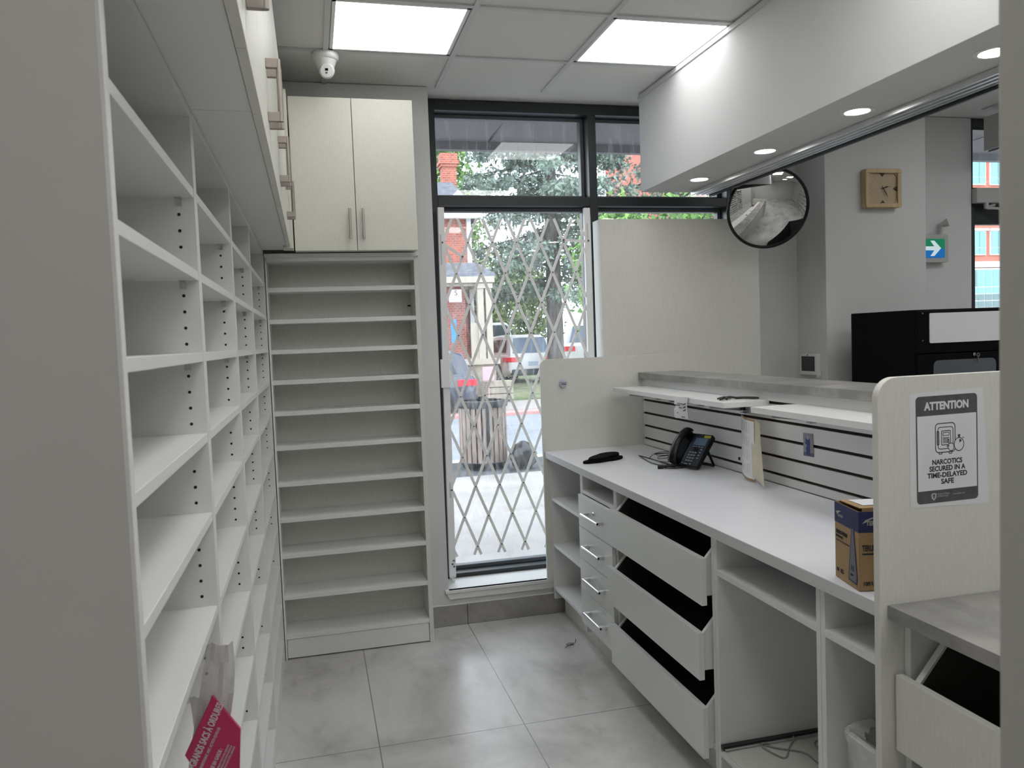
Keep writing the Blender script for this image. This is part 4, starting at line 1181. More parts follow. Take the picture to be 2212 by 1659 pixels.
# cable on the low tray
cb = MB().tube([(1.445, 2.365, 0.186), (1.425, 2.372, 0.19), (1.415, 2.355, 0.186), (1.43, 2.30, 0.184), (1.45, 2.275, 0.184), (1.50, 2.33, 0.184), (1.545, 2.37, 0.19), (1.535, 2.385, 0.19)], 0.0028)
cb.tube([(1.43, 2.365, 0.184), (1.46, 2.335, 0.184), (1.51, 2.30, 0.184), (1.53, 2.27, 0.184), (1.53, 2.20, 0.184), (1.56, 2.12, 0.184), (1.60, 2.20, 0.184), (1.585, 2.30, 0.184), (1.62, 2.34, 0.184), (1.66, 2.28, 0.184)], 0.0028)
tag(cb.build('grey_cable', [mat('grey_cable_sheath', (0.30, 0.30, 0.27), 0.6)], None, smooth=True), 'thin grey cable looped on the low tray of the knee space bay', 'cable')

# crumpled sachet in the gap above the drawers
sr = random.Random(11)
g_ = [[(1.36 + 0.13 * u / 5, 3.44 - 0.02 * u / 5 - 0.10 * v / 5, 0.8345 + 0.045 * math.sin(u * 0.7) ** 2 * (v / 5) + 0.03 * v / 5 + sr.uniform(0.001, 0.006)) for u in range(6)] for v in range(6)]
tag(MB().sheet(g_, 0.001).build('crumpled_sachet', [mat('foil_sachet', (0.45, 0.45, 0.47), 0.35, noise=0.35, nscale=60)], None, smooth=False), 'crumpled printed paper sachet in the gap above the four drawers', 'sachet')

# loose wire on the floor
fw = MB().tube([(1.185, 3.84, 0.003), (1.20, 3.855, 0.004), (1.23, 3.87, 0.006), (1.235, 3.85, 0.010), (1.21, 3.845, 0.012), (1.20, 3.87, 0.008), (1.225, 3.89, 0.004), (1.25, 3.88, 0.006), (1.262, 3.90, 0.018)], 0.0016, 6)
tag(fw.build('wire_scrap', [BLACK], None, smooth=True), 'small curl of black wire lying on the floor tiles', 'wire')

# magenta-labelled bag hanging in the first shelving unit -------------
t = thing('plastic_bag_pack', (-0.17, 1.60, 0.75), 'clear plastic pack with a magenta label hanging from the nearest shelving unit', 'plastic bag')
YL = 1.35
def bp_(x, z, d=0.0): return (x, YL - d, z)
lab = [(-0.232, 0.948), (-0.185, 1.040), (-0.145, 0.978), (-0.150, 0.911), (-0.158, 0.835), (-0.20, 0.885)]
MB().prism(lab, 'y', YL - 0.004, YL + 0.004).build('label', [MAGENTA], t, 0.001)
du = Vector((0.047, 0, 0.092)).normalized(); dn = Vector((-du.z, 0, du.x))
def lm(u, w): return plane_M(Vector(bp_(-0.232, 0.948, 0.0048)) + du * u - dn * w, du, dn)
lt = MB()
text_mb('GRANDS SACS \u00c0 ORDURES', 0.0165, lm(-0.012, 0.0225), fit=0.108, shear=0.15, off=0.0004, mb=lt)
text_mb('MAINTENANT AVEC ACTION QUAD-DE', 0.0066, lm(-0.012, 0.0335), sx=0.60, mb=lt)
text_mb('MISE EN GARDE :', 0.0085, lm(-0.012, 0.051), sx=0.62, shear=0.1, off=0.0002, mb=lt)
for k in range(3): text_mb('POUR \u00c9VITER TOUT RISQUE DE SUFFOCATION, GARDER HORS', 0.0042, lm(-0.022, 0.058 + k * 0.005), sx=0.50, mb=lt)
lt.build('lettering', [mat('pink_white_print', (0.62, 0.50, 0.53), 0.5)], t)
br = random.Random(5)
rows = []
for i in range(8):
    s_ = i / 7
    xl = -0.190 - 0.040 * s_ ; xr = -0.150 - 0.035 * s_ + (0.012 * math.sin(s_ * 3.14))
    zt = 1.120 - 0.20 * s_
    rows.append([(xl + (xr - xl) * j / 6, YL + 0.006 + 0.006 * math.sin(j * 2.1 + i) , zt + 0.004 * (1 - s_) * math.sin(j * 1.2)) for j in range(7)])
MB().sheet(rows, 0.0008).build('film', [FILM], t, smooth=True)
rows = []
for i in range(5):
    s_ = i / 4
    rows.append([(-0.222 + 0.024 * j / 4 + 0.01 * s_, YL + 0.012 + 0.004 * math.sin(j * 1.9 + i * 2), 1.035 - 0.14 * s_) for j in range(5)])
MB().sheet(rows, 0.0008).build('film', [FILM], t, smooth=True)

# ================================================================== CEILING AND FAR WALL FIXTURES
cc = Vector((0.128, 3.94, ZC - 0.004))
t = thing('security_camera', tuple(cc), 'white turret security camera on the ceiling grid beside the left luminous panel', 'security camera')
MB().lathe([(0, 0), (0.062, 0), (0.064, -0.006), (0.063, -0.022), (0.056, -0.030), (0.052, -0.032), (0.041, -0.062), (0.036, -0.070), (0, -0.070)], cc, seg=40).build('mount', [PLASTW], t, smooth=True)
dv = (Vector((0.02, 0, 1.75)) - cc).normalized()
bc = cc + Vector((0.004, -0.012, -0.080))
prof = [(0.0, -0.037)] + [(0.037 * math.sin(a), -0.037 * math.cos(a)) for a in np.linspace(0.15, 2.25, 14)] + [(0.0, 0.0243)]
MB().lathe(prof, bc, dv, 36).build('eyeball', [PLASTW], t, smooth=True)
dm = plane_M(bc + dv * 0.0248, Vector((1, 0, 0)), Vector((0, 0, 1)) - dv * dv.z)
q = MB()
q.prism(rrect(-0.0075, 0.0065, -0.001, 0.010, 0.0015, 3), 'z', -0.001, 0.0006)
q.xf(dm).build('lens', [BLACKM], t)
q = MB().prism(rrect(-0.0065, 0.0035, -0.014, -0.006, 0.004, 4), 'z', -0.001, 0.0006)
q.xf(dm).build('infrared_window', [FRAMEG], t)
MB().box(0.118, 0.138, 4.13, 4.26, ZC - 0.010, ZC - 0.005).build('cable_cover', [GREYM], t)

# convex mirror
mc = Vector((2.575, 4.12, 2.290)); mn = Vector((-0.28, -0.90, -0.36)).normalized()
t = thing('convex_mirror', tuple(mc), 'round convex security mirror with black rim above the far corner of the counter', 'mirror')
RR, SR = 0.222, 0.52
prof = []
h0 = math.sqrt(SR * SR - RR * RR)
for k in range(19):
    r = RR * (1 - k / 18)
    prof.append((r, math.sqrt(SR * SR - r * r) - h0 + 0.004))
MB().lathe(prof, mc, mn, 72).build('mirror_face', [MIRROR], t, smooth=True)
ring = []
for k in range(11):
    a = 2 * math.pi * k / 10
    ring.append((RR + 0.0035 + 0.0085 * math.cos(a), 0.002 + 0.011 * math.sin(a)))
MB().lathe(ring, mc, mn, 72).build('rim', [BLACK], t, smooth=True)
MB().lathe([(RR, -0.004), (RR * 0.8, -0.03), (0.05, -0.045), (0, -0.045)], mc, mn, 48).build('back_shell', [BLACK], t, smooth=True)
MB().tube([mc - mn * 0.04, mc - mn * 0.12, Vector((2.70, 4.579, 2.36))], 0.010, 10).cyl((2.70, 4.579, 2.36), (2.70, 4.57, 2.36), 0.035, 20).build('arm', [BLACK], t, smooth=True)

# upper window screen panel on the customer side
tag(MB().box(1.668, 2.705, 4.437, 4.56, 0.206, 2.279).build('display_back_panel', [LINENP], None, 0.0015), 'tall cream panel standing behind the counter in front of the right half of the window', 'panel')

# clock
t = thing('wall_clock', (3.445, 4.25, 2.435), 'square pale wooden clock with wedge markers on the column', 'clock')
cx0, cx1, cz0, cz1 = 3.317, 3.572, 2.318, 2.553
yw, yf = 4.279, 4.228
fr = MB()
fr.prism(rrect(cx0, cx1, cz0, cz0 + 0.026, (0.014, 0.014, 0, 0), 4), 'y', yf, yw).prism(rrect(cx0, cx1, cz1 - 0.026, cz1, (0, 0, 0.014, 0.014), 4), 'y', yf, yw)
fr.box(cx0, cx0 + 0.026, yf + 0.003, yw, cz0 + 0.026, cz1 - 0.026).box(cx1 - 0.026, cx1, yf + 0.003, yw, cz0 + 0.026, cz1 - 0.026)
fr.build('frame', [WOOD], t, 0.002)
MB().box(cx0 + 0.02, cx1 - 0.02, yf + 0.018, yf + 0.026, cz0 + 0.02, cz1 - 0.02).build('dial', [WOODF], t)
cxm, czm = (cx0 + cx1) / 2, (cz0 + cz1) / 2
mk = MB()
ya, yb = yf + 0.012, yf + 0.0185
mk.prism([(cxm - 0.016, cz1 - 0.026), (cxm + 0.016, cz1 - 0.026), (cxm, cz1 - 0.045)], 'y', ya, yb)
mk.prism([(cxm - 0.016, cz0 + 0.026), (cxm + 0.016, cz0 + 0.026), (cxm, cz0 + 0.045)], 'y', ya, yb)
mk.prism([(cx0 + 0.026, czm - 0.014), (cx0 + 0.026, czm + 0.014), (cx0 + 0.036, czm)], 'y', ya, yb)
mk.prism([(cx1 - 0.026, czm - 0.016), (cx1 - 0.026, czm + 0.016), (cx1 - 0.048, czm)], 'y', ya, yb)
mk.build('hour_markers', [BROWN], t)
co = MB()
for sx_ in (0, 1):
    for sz_ in (0, 1):
        X0 = cx0 + 0.026 if sx_ == 0 else cx1 - 0.026; Z0 = cz0 + 0.026 if sz_ == 0 else cz1 - 0.026
        a = 0.018 * (1 if sx_ == 0 else -1); b = 0.018 * (1 if sz_ == 0 else -1)
        co.prism([(X0, Z0), (X0 + a, Z0), (X0, Z0 + b)], 'y', ya, yb)
co.build('corner_blocks', [WOOD], t)
def hand(ang, L, wd, tail=0.012):
    d = Vector((math.sin(ang), 0, math.cos(ang))); n = Vector((d.z, 0, -d.x))
    c0 = Vector((cxm, 0, czm))
    P = [c0 - d * tail - n * wd * 0.5, c0 - n * wd, c0 + d * L * 0.6 - n * wd * 1.2, c0 + d * L, c0 + d * L * 0.6 + n * wd * 1.2, c0 + n * wd, c0 - d * tail + n * wd * 0.5]
    return [(p.x, p.z) for p in P]
MB().prism(hand(math.radians(72), 0.045, 0.003), 'y', ya - 0.002, ya - 0.001).build('hour_hand', [BLACKM], t)
MB().prism(hand(math.radians(148), 0.066, 0.0024, 0.016), 'y', ya - 0.004, ya - 0.003).build('minute_hand', [BLACKM], t)
MB().prism(hand(math.radians(80), 0.075, 0.0006, 0.02), 'y', ya - 0.006, ya - 0.005).build('second_hand', [BROWN], t)

# intercom panel on the column's side
t = thing('wall_intercom', (3.065, 4.47, 1.285), 'white wall-mounted keypad screen on the column side above the counter ledge', 'intercom')
MB().prism([(p[0], p[1]) for p in rrect(4.340, 4.515, 1.287, 1.436, 0.014, 5)], 'x', 3.036, 3.064).build('housing', [PLASTW], t, 0.003)
MB().box(3.0345, 3.0365, 4.366, 4.502, 1.325, 1.418).build('screen', [SCREEN], t)
MB().prism(rrect(4.350, 4.512, 1.289, 1.303, (0.006, 0.006, 0, 0), 3), 'x', 3.0345, 3.0365).build('grey_grille', [GREYM], t)
MB().box(3.0345, 3.0365, 4.432, 4.444, 1.424, 1.430).build('sensor', [BLACK], t)

# running-man style exit sign box with lamp head
t = thing('exit_sign', (3.99, 4.55, 2.0), 'green and blue lit exit sign with white arrow, half behind the column', 'exit sign')
MB().prism(rrect(3.78 + 0.02, 4.182, 2.004, 2.19, 0.012, 4), 'y', 4.52, 4.579).build('housing', [PLASTG], t, 0.003)
MB().box(3.82, 4.150, 4.517, 4.5205, 2.095, 2.16).build('green_field', [EXITG], t)
MB().box(3.82, 4.150, 4.517, 4.5205, 2.034, 2.095).build('blue_field', [EXITB], t)
MB().prism([(4.118, 2.097), (4.064, 2.148), (4.034, 2.148), (4.066, 2.110), (3.99, 2.110), (3.99, 2.084), (4.066, 2.084), (4.034, 2.046), (4.064, 2.046)], 'y', 4.5145, 4.5172).build('arrow', [EXITW], t)
MB().lathe([(0, -0.03), (0.014, -0.028), (0.026, 0.012), (0.028, 0.024), (0, 0.024)], (4.16, 4.53, 2.262), (0.55, -0.65, 0.3), 20).cyl((4.14, 4.55, 2.19), (4.15, 4.54, 2.25), 0.012, 12).build('lamp_head', [PLASTG], t, smooth=True)

# black vending-style cabinet
t = thing('display_cabinet', (3.4, 3.84, 0), 'tall black metal cabinet with white header panel and locked glass door beyond the counter', 'cabinet')
MB().box(3.10, 3.86, 3.585, 4.10, 0.0, 1.672).build('body', [BLACKM], t, 0.004)
MB().box(3.10, 3.86, 3.564, 3.5845, 1.44, 1.664).build('header_frame', [BLACKM], t, 0.003)
MB().prism(rrect(3.172, 3.80, 1.493, 1.652, 0.008, 4), 'y', 3.5595, 3.5645).build('header_panel', [PAPER], t, label='white header panel')
d = MB().box(3.106, 3.854, 3.566, 3.5845, 0.10, 1.434).build('door', [BLACKM], t, 0.003)
MB().prism(rrect(3.198, 3.60, 0.60, 1.400, 0.03, 6), 'y', 3.562, 3.5662).build('window', [mat('smoked_glass', (0.10, 0.115, 0.125), 0.2)], d)
k_ = MB().cyl((3.452, 3.5655, 1.424), (3.452, 3.555, 1.424), 0.009, 18).build('lock', [CHROME], d, smooth=True)
MB().box(3.468, 3.474, 3.548, 3.551, 1.376, 1.418).lathe([(0.006, -0.001), (0.011, -0.001), (0.011, 0.001), (0.006, 0.001)], (3.472, 3.5505, 1.420), (0, 1, 0), 16).build('key', [NICKEL], k_)
MB().cyl((3.13, 3.5645, 1.652), (3.13, 3.562, 1.652), 0.004, 10).cyl((3.13, 3.5645, 1.508), (3.13, 3.562, 1.508), 0.004, 10).build('screws', [CHROME], t)

# heater / air unit by the entrance
t = thing('air_heater', (4.7, 4.3, 2.71), 'pale grey rounded heater box hanging under the ceiling at the entrance', 'heater')
hp = [(4.23, 2.712), (4.20, 2.75), (4.19, 2.82), (4.20, 2.89), (4.24, 2.93), (4.385, 2.93), (4.385, 2.712)]
MB().prism(hp, 'x', 4.335, 5.1).build('casing', [PLASTG], t, 0.006)
MB().box(4.36, 5.06, 4.24, 4.37, 2.704, 2.713).build('grille', [FRAMEG], t)
MB().cyl((4.38, 4.3, 2.93), (4.38, 4.3, ZC - 0.004), 0.008, 10).cyl((5.0, 4.3, 2.93), (5.0, 4.3, ZC - 0.004), 0.008, 10).build('hanger', [PLASTG], t)

# entrance door with transom
t = thing('door_1', (5.05, 4.58, 0), None, None); t['kind'] = 'structure'
fd_ = MB().box(4.425, 4.445, 4.585, 4.70, 0, 2.975).box(5.66, 5.70, 4.585, 4.70, 0, 2.975).box(4.445, 5.66, 4.585, 4.70, 2.905, 2.975).box(4.445, 5.66, 4.585, 4.70, 2.40, 2.515)
fd_.build('door_frame', [FRAME], t, 0.002)
MB().add([(4.445, 4.67, 2.515), (5.66, 4.67, 2.515), (5.66, 4.67, 2.905), (4.445, 4.67, 2.905)], [(0, 1, 2, 3)]).build('pane', [GLASS], t)
lf = MB().box(4.447, 4.475, 4.60, 4.645, 0.01, 2.398).box(5.57, 5.658, 4.60, 4.645, 0.01, 2.398).box(4.475, 5.57, 4.60, 4.645, 2.265, 2.398).box(4.475, 5.57, 4.60, 4.645, 0.01, 0.22)
lo = lf.build('door_leaf', [FRAME], t, 0.002)
MB().add([(4.475, 4.62, 0.22), (5.57, 4.62, 0.22), (5.57, 4.62, 2.265), (4.475, 4.62, 2.265)], [(0, 1, 2, 3)]).build('pane', [GLASS], lo)
MB().box(4.43, 5.3, 4.535, 4.584, 2.405, 2.505).build('door_closer', [PLASTG], t, 0.004)
MB().tube([(4.60, 4.56, 2.395), (4.52, 4.55, 2.372), (4.60, 4.53, 2.365), (4.70, 4.50, 2.335), (4.85, 4.47, 2.33)], 0.009, 8).cyl((4.52, 4.55, 2.405), (4.52, 4.55, 2.37), 0.016, 14).build('closer_arm', [PLASTG], t, smooth=True)

# rear room units so the mirror has a room to show (customer side shelves)
t = thing('shelving_unit', (6.35, 1.5, 0), 'white wall shelving on the far side of the shop floor, seen in the mirror', 'shelving unit')
mb = MB()
for y in (-1.0, 0.0, 1.0, 2.0, 3.0): mb.box(6.15, 6.59, y, y + 0.02, 0, 2.0)
mb.build('side_panel', [WHITE], t)
mb = MB()
for y in (-1.0, 0.0, 1.0, 2.0):
    for z in (0.15, 0.5, 0.85, 1.2, 1.55, 1.9): mb.box(6.16, 6.59, y + 0.02, y + 1.0, z, z + 0.02)
mb.build('shelf', [WHITE], t)

# ================================================================== OUTSIDE
struct('ground_pavement', MB().box(-14, 40, 4.78, 9.15, -0.10, 0.0), SIDEW)
struct('ground_verge', MB().box(-14, 40, 9.15, 10.25, -0.10, -0.002), DARKP)
struct('ground_kerb', MB().box(-14, 40, 10.25, 10.45, -0.10, 0.004), WHITEP)
struct('ground_road', MB().box(-30, 60, 10.45, 17.3, -0.14, -0.12), ROAD)
struct('ground_far_kerb', MB().box(-30, 60, 17.3, 17.9, -0.14, -0.06), PINKC)
struct('ground_far_pavement', MB().box(-30, 60, 17.9, 20.6, -0.14, -0.05), SIDEW)
struct('ground_lawn', MB().prism([(20.6, -0.14), (20.6, -0.02), (23.5, 0.14), (60, 0.16), (60, -0.14)], 'x', -30, 60), GRASS)
so = MB().box(-1, 12, 4.79, 5.86, 3.05, 3.12)
for k in range(-1, 9): so.box(k * 1.3 + 0.02, k * 1.3 + 0.035, 4.79, 5.86, 3.046, 3.05, 1)
so.box(-1, 12, 5.80, 5.86, 2.99, 3.4)
struct('ceiling_soffit', so, [SOFFIT, FRAME])

# street bin
t = thing('street_bin', (1.99, 9.66, 0), 'round wooden-slatted street litter bin on the pavement outside the window', 'litter bin')
cxb, cyb = 2.02, 9.72
for k in range(26):
    a = 2 * math.pi * k / 26
    if 10.2 < (k + 0.0) % 26 < 0: continue
    c_, s_ = math.cos(a), math.sin(a)
    p = MB()
    M = Matrix(((-s_, c_, 0, cxb + 0.285 * c_), (c_, s_, 0, cyb + 0.285 * s_), (0, 0, 1, 0), (0, 0, 0, 1)))
    p.box(-0.026, 0.026, -0.012, 0.012, 0.07, 0.765).xf(M).build('slat', [SLATW], t)
MB().lathe([(0.27, 0.02), (0.27, 0.80), (0, 0.80)], (cxb, cyb, 0), seg=32).build('liner', [BLACKM], t, smooth=True)
MB().lathe([(0.27, 0.77), (0.315, 0.77), (0.32, 0.81), (0.30, 0.845), (0.25, 0.85), (0.25, 0.77)], (cxb, cyb, 0), seg=40).lathe([(0.295, 0.06), (0.305, 0.09), (0.295, 0.10)], (cxb, cyb, 0), seg=40).build('rim', [BLACK], t, smooth=True)
MB().box(cxb - 0.02, cxb + 0.02, cyb - 0.31, cyb - 0.295, 0.07, 0.78).build('centre_strap', [BLACK], t)
# rubbish bag
gr_ = random.Random(2)
prof = []
bg_ = MB(); rings = []
for i in range(10):
    s_ = i / 9
    r = 0.155 * (math.sin(math.pi * min(1, 0.12 + s_ * 0.80)) ** 0.6) * (1 if s_ < 0.8 else 1 - (s_ - 0.8) * 3.2) + 0.01
    rings.append([(2.445 + r * math.cos(a) * (1 + gr_.uniform(-0.10, 0.10)), 9.40 + r * math.sin(a) * (1 + gr_.uniform(-0.1, 0.1)), 0.003 + 0.34 * s_ + (gr_.uniform(-0.012, 0.012) if 0 < i < 9 else 0)) for a in np.linspace(0, 2 * math.pi, 25)[:-1]])
loft(bg_, rings)
tag(bg_.build('rubbish_bag', [BAGB], None, smooth=True), 'black shiny rubbish bag on the ground beside the slatted street bin', 'rubbish bag')

# --- cars
def car(name, loc, rz, L, W, H, paint, glass, label, lamps=REDL, suv=True, rear_glass=None):
    t = thing(name, loc, label, 'car')
    M = Matrix.Translation(loc) @ Matrix.Rotation(rz, 4, 'Z')
    g0 = 0.30 * 1.0; belt = H * 0.60
    # stations along the length (x: 0 rear .. L front), lower body
    st = [(0.0, 0.50, belt * 0.93, 0.86), (0.06, 0.36, belt * 1.0, 0.94), (0.30, g0 * 0.8, belt * 1.02, 1.0), (L * 0.35, g0 * 0.7, belt * 1.0, 1.0), (L * 0.68, g0 * 0.7, belt * 0.97, 1.0), (L * 0.80, g0 * 0.75, belt * 0.92, 0.99), (L * 0.95, 0.32, belt * 0.76, 0.93), (L, 0.42, belt * 0.62, 0.82)]
    mb = MB(); rings = []
    for (x, zl, zu, wf) in st:
        hw = W / 2 * wf
        rings.append([(x, -hw * 0.92, zl), (x, hw * 0.92, zl), (x, hw, zl + 0.12), (x, hw, zu - 0.16), (x, hw * 0.93, zu - 0.03), (x, hw * 0.80, zu), (x, -hw * 0.80, zu), (x, -hw * 0.93, zu - 0.03), (x, -hw, zu - 0.16), (x, -hw, zl + 0.12)])
    loft(mb, rings); mb.xf(M).build('body', [paint], t, 0.03, smooth=True)
    # cabin
    mb = MB(); rings = []
    cb_ = [(0.10, belt, 0.84), (0.30, belt + (H - belt) * 0.80, 0.74), (0.55, H - 0.03, 0.69), (L * 0.30, H, 0.68), (L * 0.48, H - 0.04, 0.67), (L * 0.60, belt + (H - belt) * 0.55, 0.74), (L * 0.70, belt - 0.02, 0.80)]
    for (x, zu, wf) in cb_:
        hw = W / 2 * wf; hb = W / 2 * 0.90
        rings.append([(x, -hb, belt - 0.05), (x, hb, belt - 0.05), (x, hw, zu - 0.03), (x, hw * 0.86, zu + 0.02), (x, -hw * 0.86, zu + 0.02), (x, -hw, zu - 0.03)])
    loft(mb, rings); mb.xf(M).build('cabin', [paint], t, 0.03, smooth=True)
    hb = W / 2 * 0.90
    def side_pt(x, f, sg):
        # point on the cabin flank
        for i in range(len(cb_) - 1):
            if cb_[i][0] <= x <= cb_[i + 1][0]:
                q = (x - cb_[i][0]) / (cb_[i + 1][0] - cb_[i][0]); zu = cb_[i][1] + (cb_[i + 1][1] - cb_[i][1]) * q - 0.03; hw = W / 2 * (cb_[i][2] + (cb_[i + 1][2] - cb_[i][2]) * q)
        z0 = belt - 0.05
        return (x, sg * (hb + (hw - hb) * f + 0.012), z0 + (zu - z0) * f)
    for sg in (-1, 1):
        for (xa, xb_, xc, xd) in ((0.42, L * 0.24, L * 0.235, 0.62), (L * 0.255, L * 0.42, L * 0.41, L * 0.26), (L * 0.435, L * 0.64, L * 0.545, L * 0.43)):
            p = [side_pt(xa, 0.22, sg), side_pt(xb_, 0.22, sg), side_pt(xc, 0.86, sg), side_pt(xd, 0.86, sg)]
            o2 = [(a[0], a[1] - sg * 0.01, a[2]) for a in p]
            MB().add(p + o2, [(0, 1, 2, 3), (7, 6, 5, 4), (0, 4, 5, 1), (1, 5, 6, 2), (2, 6, 7, 3), (3, 7, 4, 0)]).xf(M).build('side_window', [glass], t)
    # rear and front glass
    zb, zt = belt + 0.04, belt + (H - belt) * 0.86
    p = [(0.115, -W * 0.37, zb), (0.115, W * 0.37, zb), (0.315, W * 0.31, zt), (0.315, -W * 0.31, zt)]
    n_ = Vector((-(zt - zb), 0, 0.2)).normalized() * 0.02
    p = [(a[0] + n_.x, a[1], a[2] + n_.z) for a in p]; o2 = [(a[0] - n_.x * 1.5, a[1], a[2] - n_.z * 1.5) for a in p]
    MB().add(p + o2, [(0, 1, 2, 3), (7, 6, 5, 4), (0, 4, 5, 1), (1, 5, 6, 2), (2, 6, 7, 3), (3, 7, 4, 0)]).xf(M).build('rear_window', [rear_glass or glass], t)
    for sx_ in (L * 0.19, L * 0.80):
        for sg in (-1, 1):
            c0 = Vector((sx_, sg * (W / 2 - 0.21), 0.33)); c1 = Vector((sx_, sg * (W / 2 + 0.005), 0.33))
            wb_ = MB().cyl(c0, c1, 0.33, 24, 0).cyl(c1, c1 + Vector((0, sg * 0.006, 0)), 0.20, 20, 1)
            for k in range(5):
                a = 2 * math.pi * k / 5
                wb_.cyl(c1 + Vector((math.cos(a) * 0.11, sg * 0.004, math.sin(a) * 0.11)), c1 + Vector((math.cos(a) * 0.11, sg * 0.012, math.sin(a) * 0.11)), 0.035, 8, 0)
            wb_.xf(M).build('wheel', [TYRE, RIM], t, smooth=True)
    for sg in (-1, 1):
        q_ = [(-0.022, 0.25), (-0.022, 0.435), (0.07, 0.488), (0.42, 0.511), (0.42, 0.47), (0.06, 0.42), (0.06, 0.25)]
        MB().prism([(a, sg * b * W) for a, b in q_], 'z', belt * 0.76, belt * 0.92).xf(M).build('tail_lamp', [lamps], t, 0.01)
    MB().box(-0.02, 0.02, -0.17, 0.17, belt * 0.62, belt * 0.76).xf(M).build('licence_plate', [PLATE], t)
    MB().box(-0.03, 0.25, -W * 0.42, W * 0.42, 0.30, 0.48).xf(M).build('bumper', [CARG if paint is CARW else paint], t, 0.03)
    return t
car('car', (6.95, 25.0, 0.12), math.radians(99), 4.4, 1.78, 1.58, CARW, CARG, 'white hatchback seen from behind on the drive beside the spruce', rear_glass=CARGL)
car('car', (3.70, 18.6, -0.12), math.radians(172), 4.4, 1.75, 1.50, CARB, CARG, 'dark blue-grey car with red tail lamp at the far kerb behind the gate post', rear_glass=CARGL)
car('car', (7.3, 32.5, 0.15), math.radians(80), 4.8, 2.0, 2.15, CARK, CARG, 'tall black car parked behind the white hatchback')
car('car', (10.1, 28.5, 0.15), math.radians(60), 5.4, 2.0, 1.95, CARW, CARG, 'white pickup-like vehicle parked right of the white hatchback', rear_glass=CARGL)

# --- old brick house across the road
t = thing('house', (2.6, 24, 0.1), 'old red brick house with grey roof, chimney and cream porch across the road', 'house')
MB().box(-3.0, 4.42, 22.2, 30.0, 0.15, 5.05).build('brick_wall', [BRICKH], t)
MB().prism([(-3.4, 5.0), (4.72, 5.0), (4.66, 5.2), (3.95, 5.95), (-3.0, 5.95), (-3.4, 5.2)], 'y', 21.9, 30.2).build('roof', [SHING], t)
MB().box(-3.4, 4.72, 21.78, 21.9, 4.98, 5.12).box(4.36, 4.48, 22.1, 22.25, 0.15, 5.0).build('eave', [WHITEP], t)
ch = MB().box(3.80, 4.20, 22.5, 22.9, 5.6, 6.5).box(3.76, 4.24, 22.46, 22.94, 6.5, 6.58).box(3.72, 4.28, 22.42, 22.98, 6.58, 6.68).box(3.76, 4.24, 22.46, 22.94, 6.68, 6.88)
ch.build('chimney', [BRICKH], t)
po = MB().prism([(-3.0, 3.25), (4.78, 3.25), (4.78, 3.33), (4.3, 3.62), (-3.0, 3.62)], 'y', 20.6, 22.2)
po.build('porch_roof', [SHING], t)
MB().box(-3.0, 4.74, 20.55, 20.66, 3.10, 3.26).box(4.66, 4.74, 20.6, 22.2, 3.10, 3.26).box(-3.0, 4.80, 20.5, 22.2, 0.95, 1.10).box(-3.0, 4.70, 20.7, 22.15, 3.02, 3.1).build('porch_trim', [TRIMW], t)
MB().box(-3.0, 4.70, 20.6, 22.2, 0.1, 0.95).build('porch_base', [TIMBER], t)
MB().box(-3.0, 4.0, 20.9, 21.0, 1.10, 3.05).build('porch_brick', [BRICKP], t)
for x in (4.28, 4.50):
    MB().box(x, x + 0.16, 20.62, 20.80, 1.10, 3.05).box(x - 0.03, x + 0.19, 20.59, 20.83, 2.95, 3.08).build('porch_column', [TRIMW], t)
MB().box(4.08, 4.28, 20.68, 20.74, 1.10, 2.05).build('porch_panel', [TRIMW], t)
sg_ = MB().box(3.50, 3.83, 20.48, 20.52, 2.60, 2.92, 0)
text_mb('S', 0.19, plane_M((3.64, 20.475, 2.77), (1, 0, 0), (0, 0, 1)), mi=1, mb=sg_)
text_mb('DENTURE', 0.05, plane_M((3.60, 20.475, 2.66), (1, 0, 0), (0, 0, 1)), mi=2, mb=sg_)
so_ = sg_.build('hanging_sign', [PAPER, INKB, INKL], t)
MB().box(3.52, 3.66, 20.46, 20.50, 1.55, 2.15).build('blue_banner', [BLUESIGN], t)
# steps and wall timbers
tm = MB()
for k in range(3): tm.box(4.3, 5.05, 20.2 - k * 0.02, 20.55, 0.02 + k * 0.17, 0.17 + k * 0.17)
tag(tm.build('timber_edging', [TIMBER]), 'pale stacked timber edging at the corner of the lawn across the road', 'edging')
tag(MB().box(4.22, 4.52, 20.05, 20.1, 0.55, 0.90).box(4.36, 4.38, 20.05, 20.08, 0.0, 0.55).build('garden_sign', [MISC]), 'small pink garden sign in front of the porch across the road', 'sign')

# --- orange office block
t = thing('office_block', (28, 36, 0), 'orange brick office block with pale window grids seen through the entrance glass', 'building')
MB().box(16.2, 44, 35.3, 42, 0.1, 16).build('brick_facade', [BRICKO], t)
MB().box(16.2, 44, 35.15, 35.3, 4.45, 4.75).build('stone_band', [WHITEP], t)
for r_ in range(4):
    z0 = 5.15 + r_ * 3.68
    for k in range(22):
        x0 = 17.2 + k * 1.206
        if x0 + 0.82 > 44: continue
        wo_ = MB().box(x0 - 0.05, x0 + 0.87, 35.2, 35.3, z0 - 0.06, z0 + 1.22).box(x0 - 0.08, x0 + 0.95, 35.1, 35.3, z0 + 1.22, z0 + 1.34).build('window', [WHITEP], t)
        MB().box(x0, x0 + 0.39, 35.16, 35.2, z0 + 0.36, z0 + 1.17).box(x0 + 0.43, x0 + 0.82, 35.16, 35.2, z0 + 0.36, z0 + 1.17).box(x0, x0 + 0.39, 35.16, 35.2, z0, z0 + 0.32).box(x0 + 0.43, x0 + 0.82, 35.16, 35.2, z0, z0 + 0.32).build('pane', [CYANG], wo_)
gw = MB().box(17.0, 43.8, 35.2, 35.3, 1.9, 4.4)
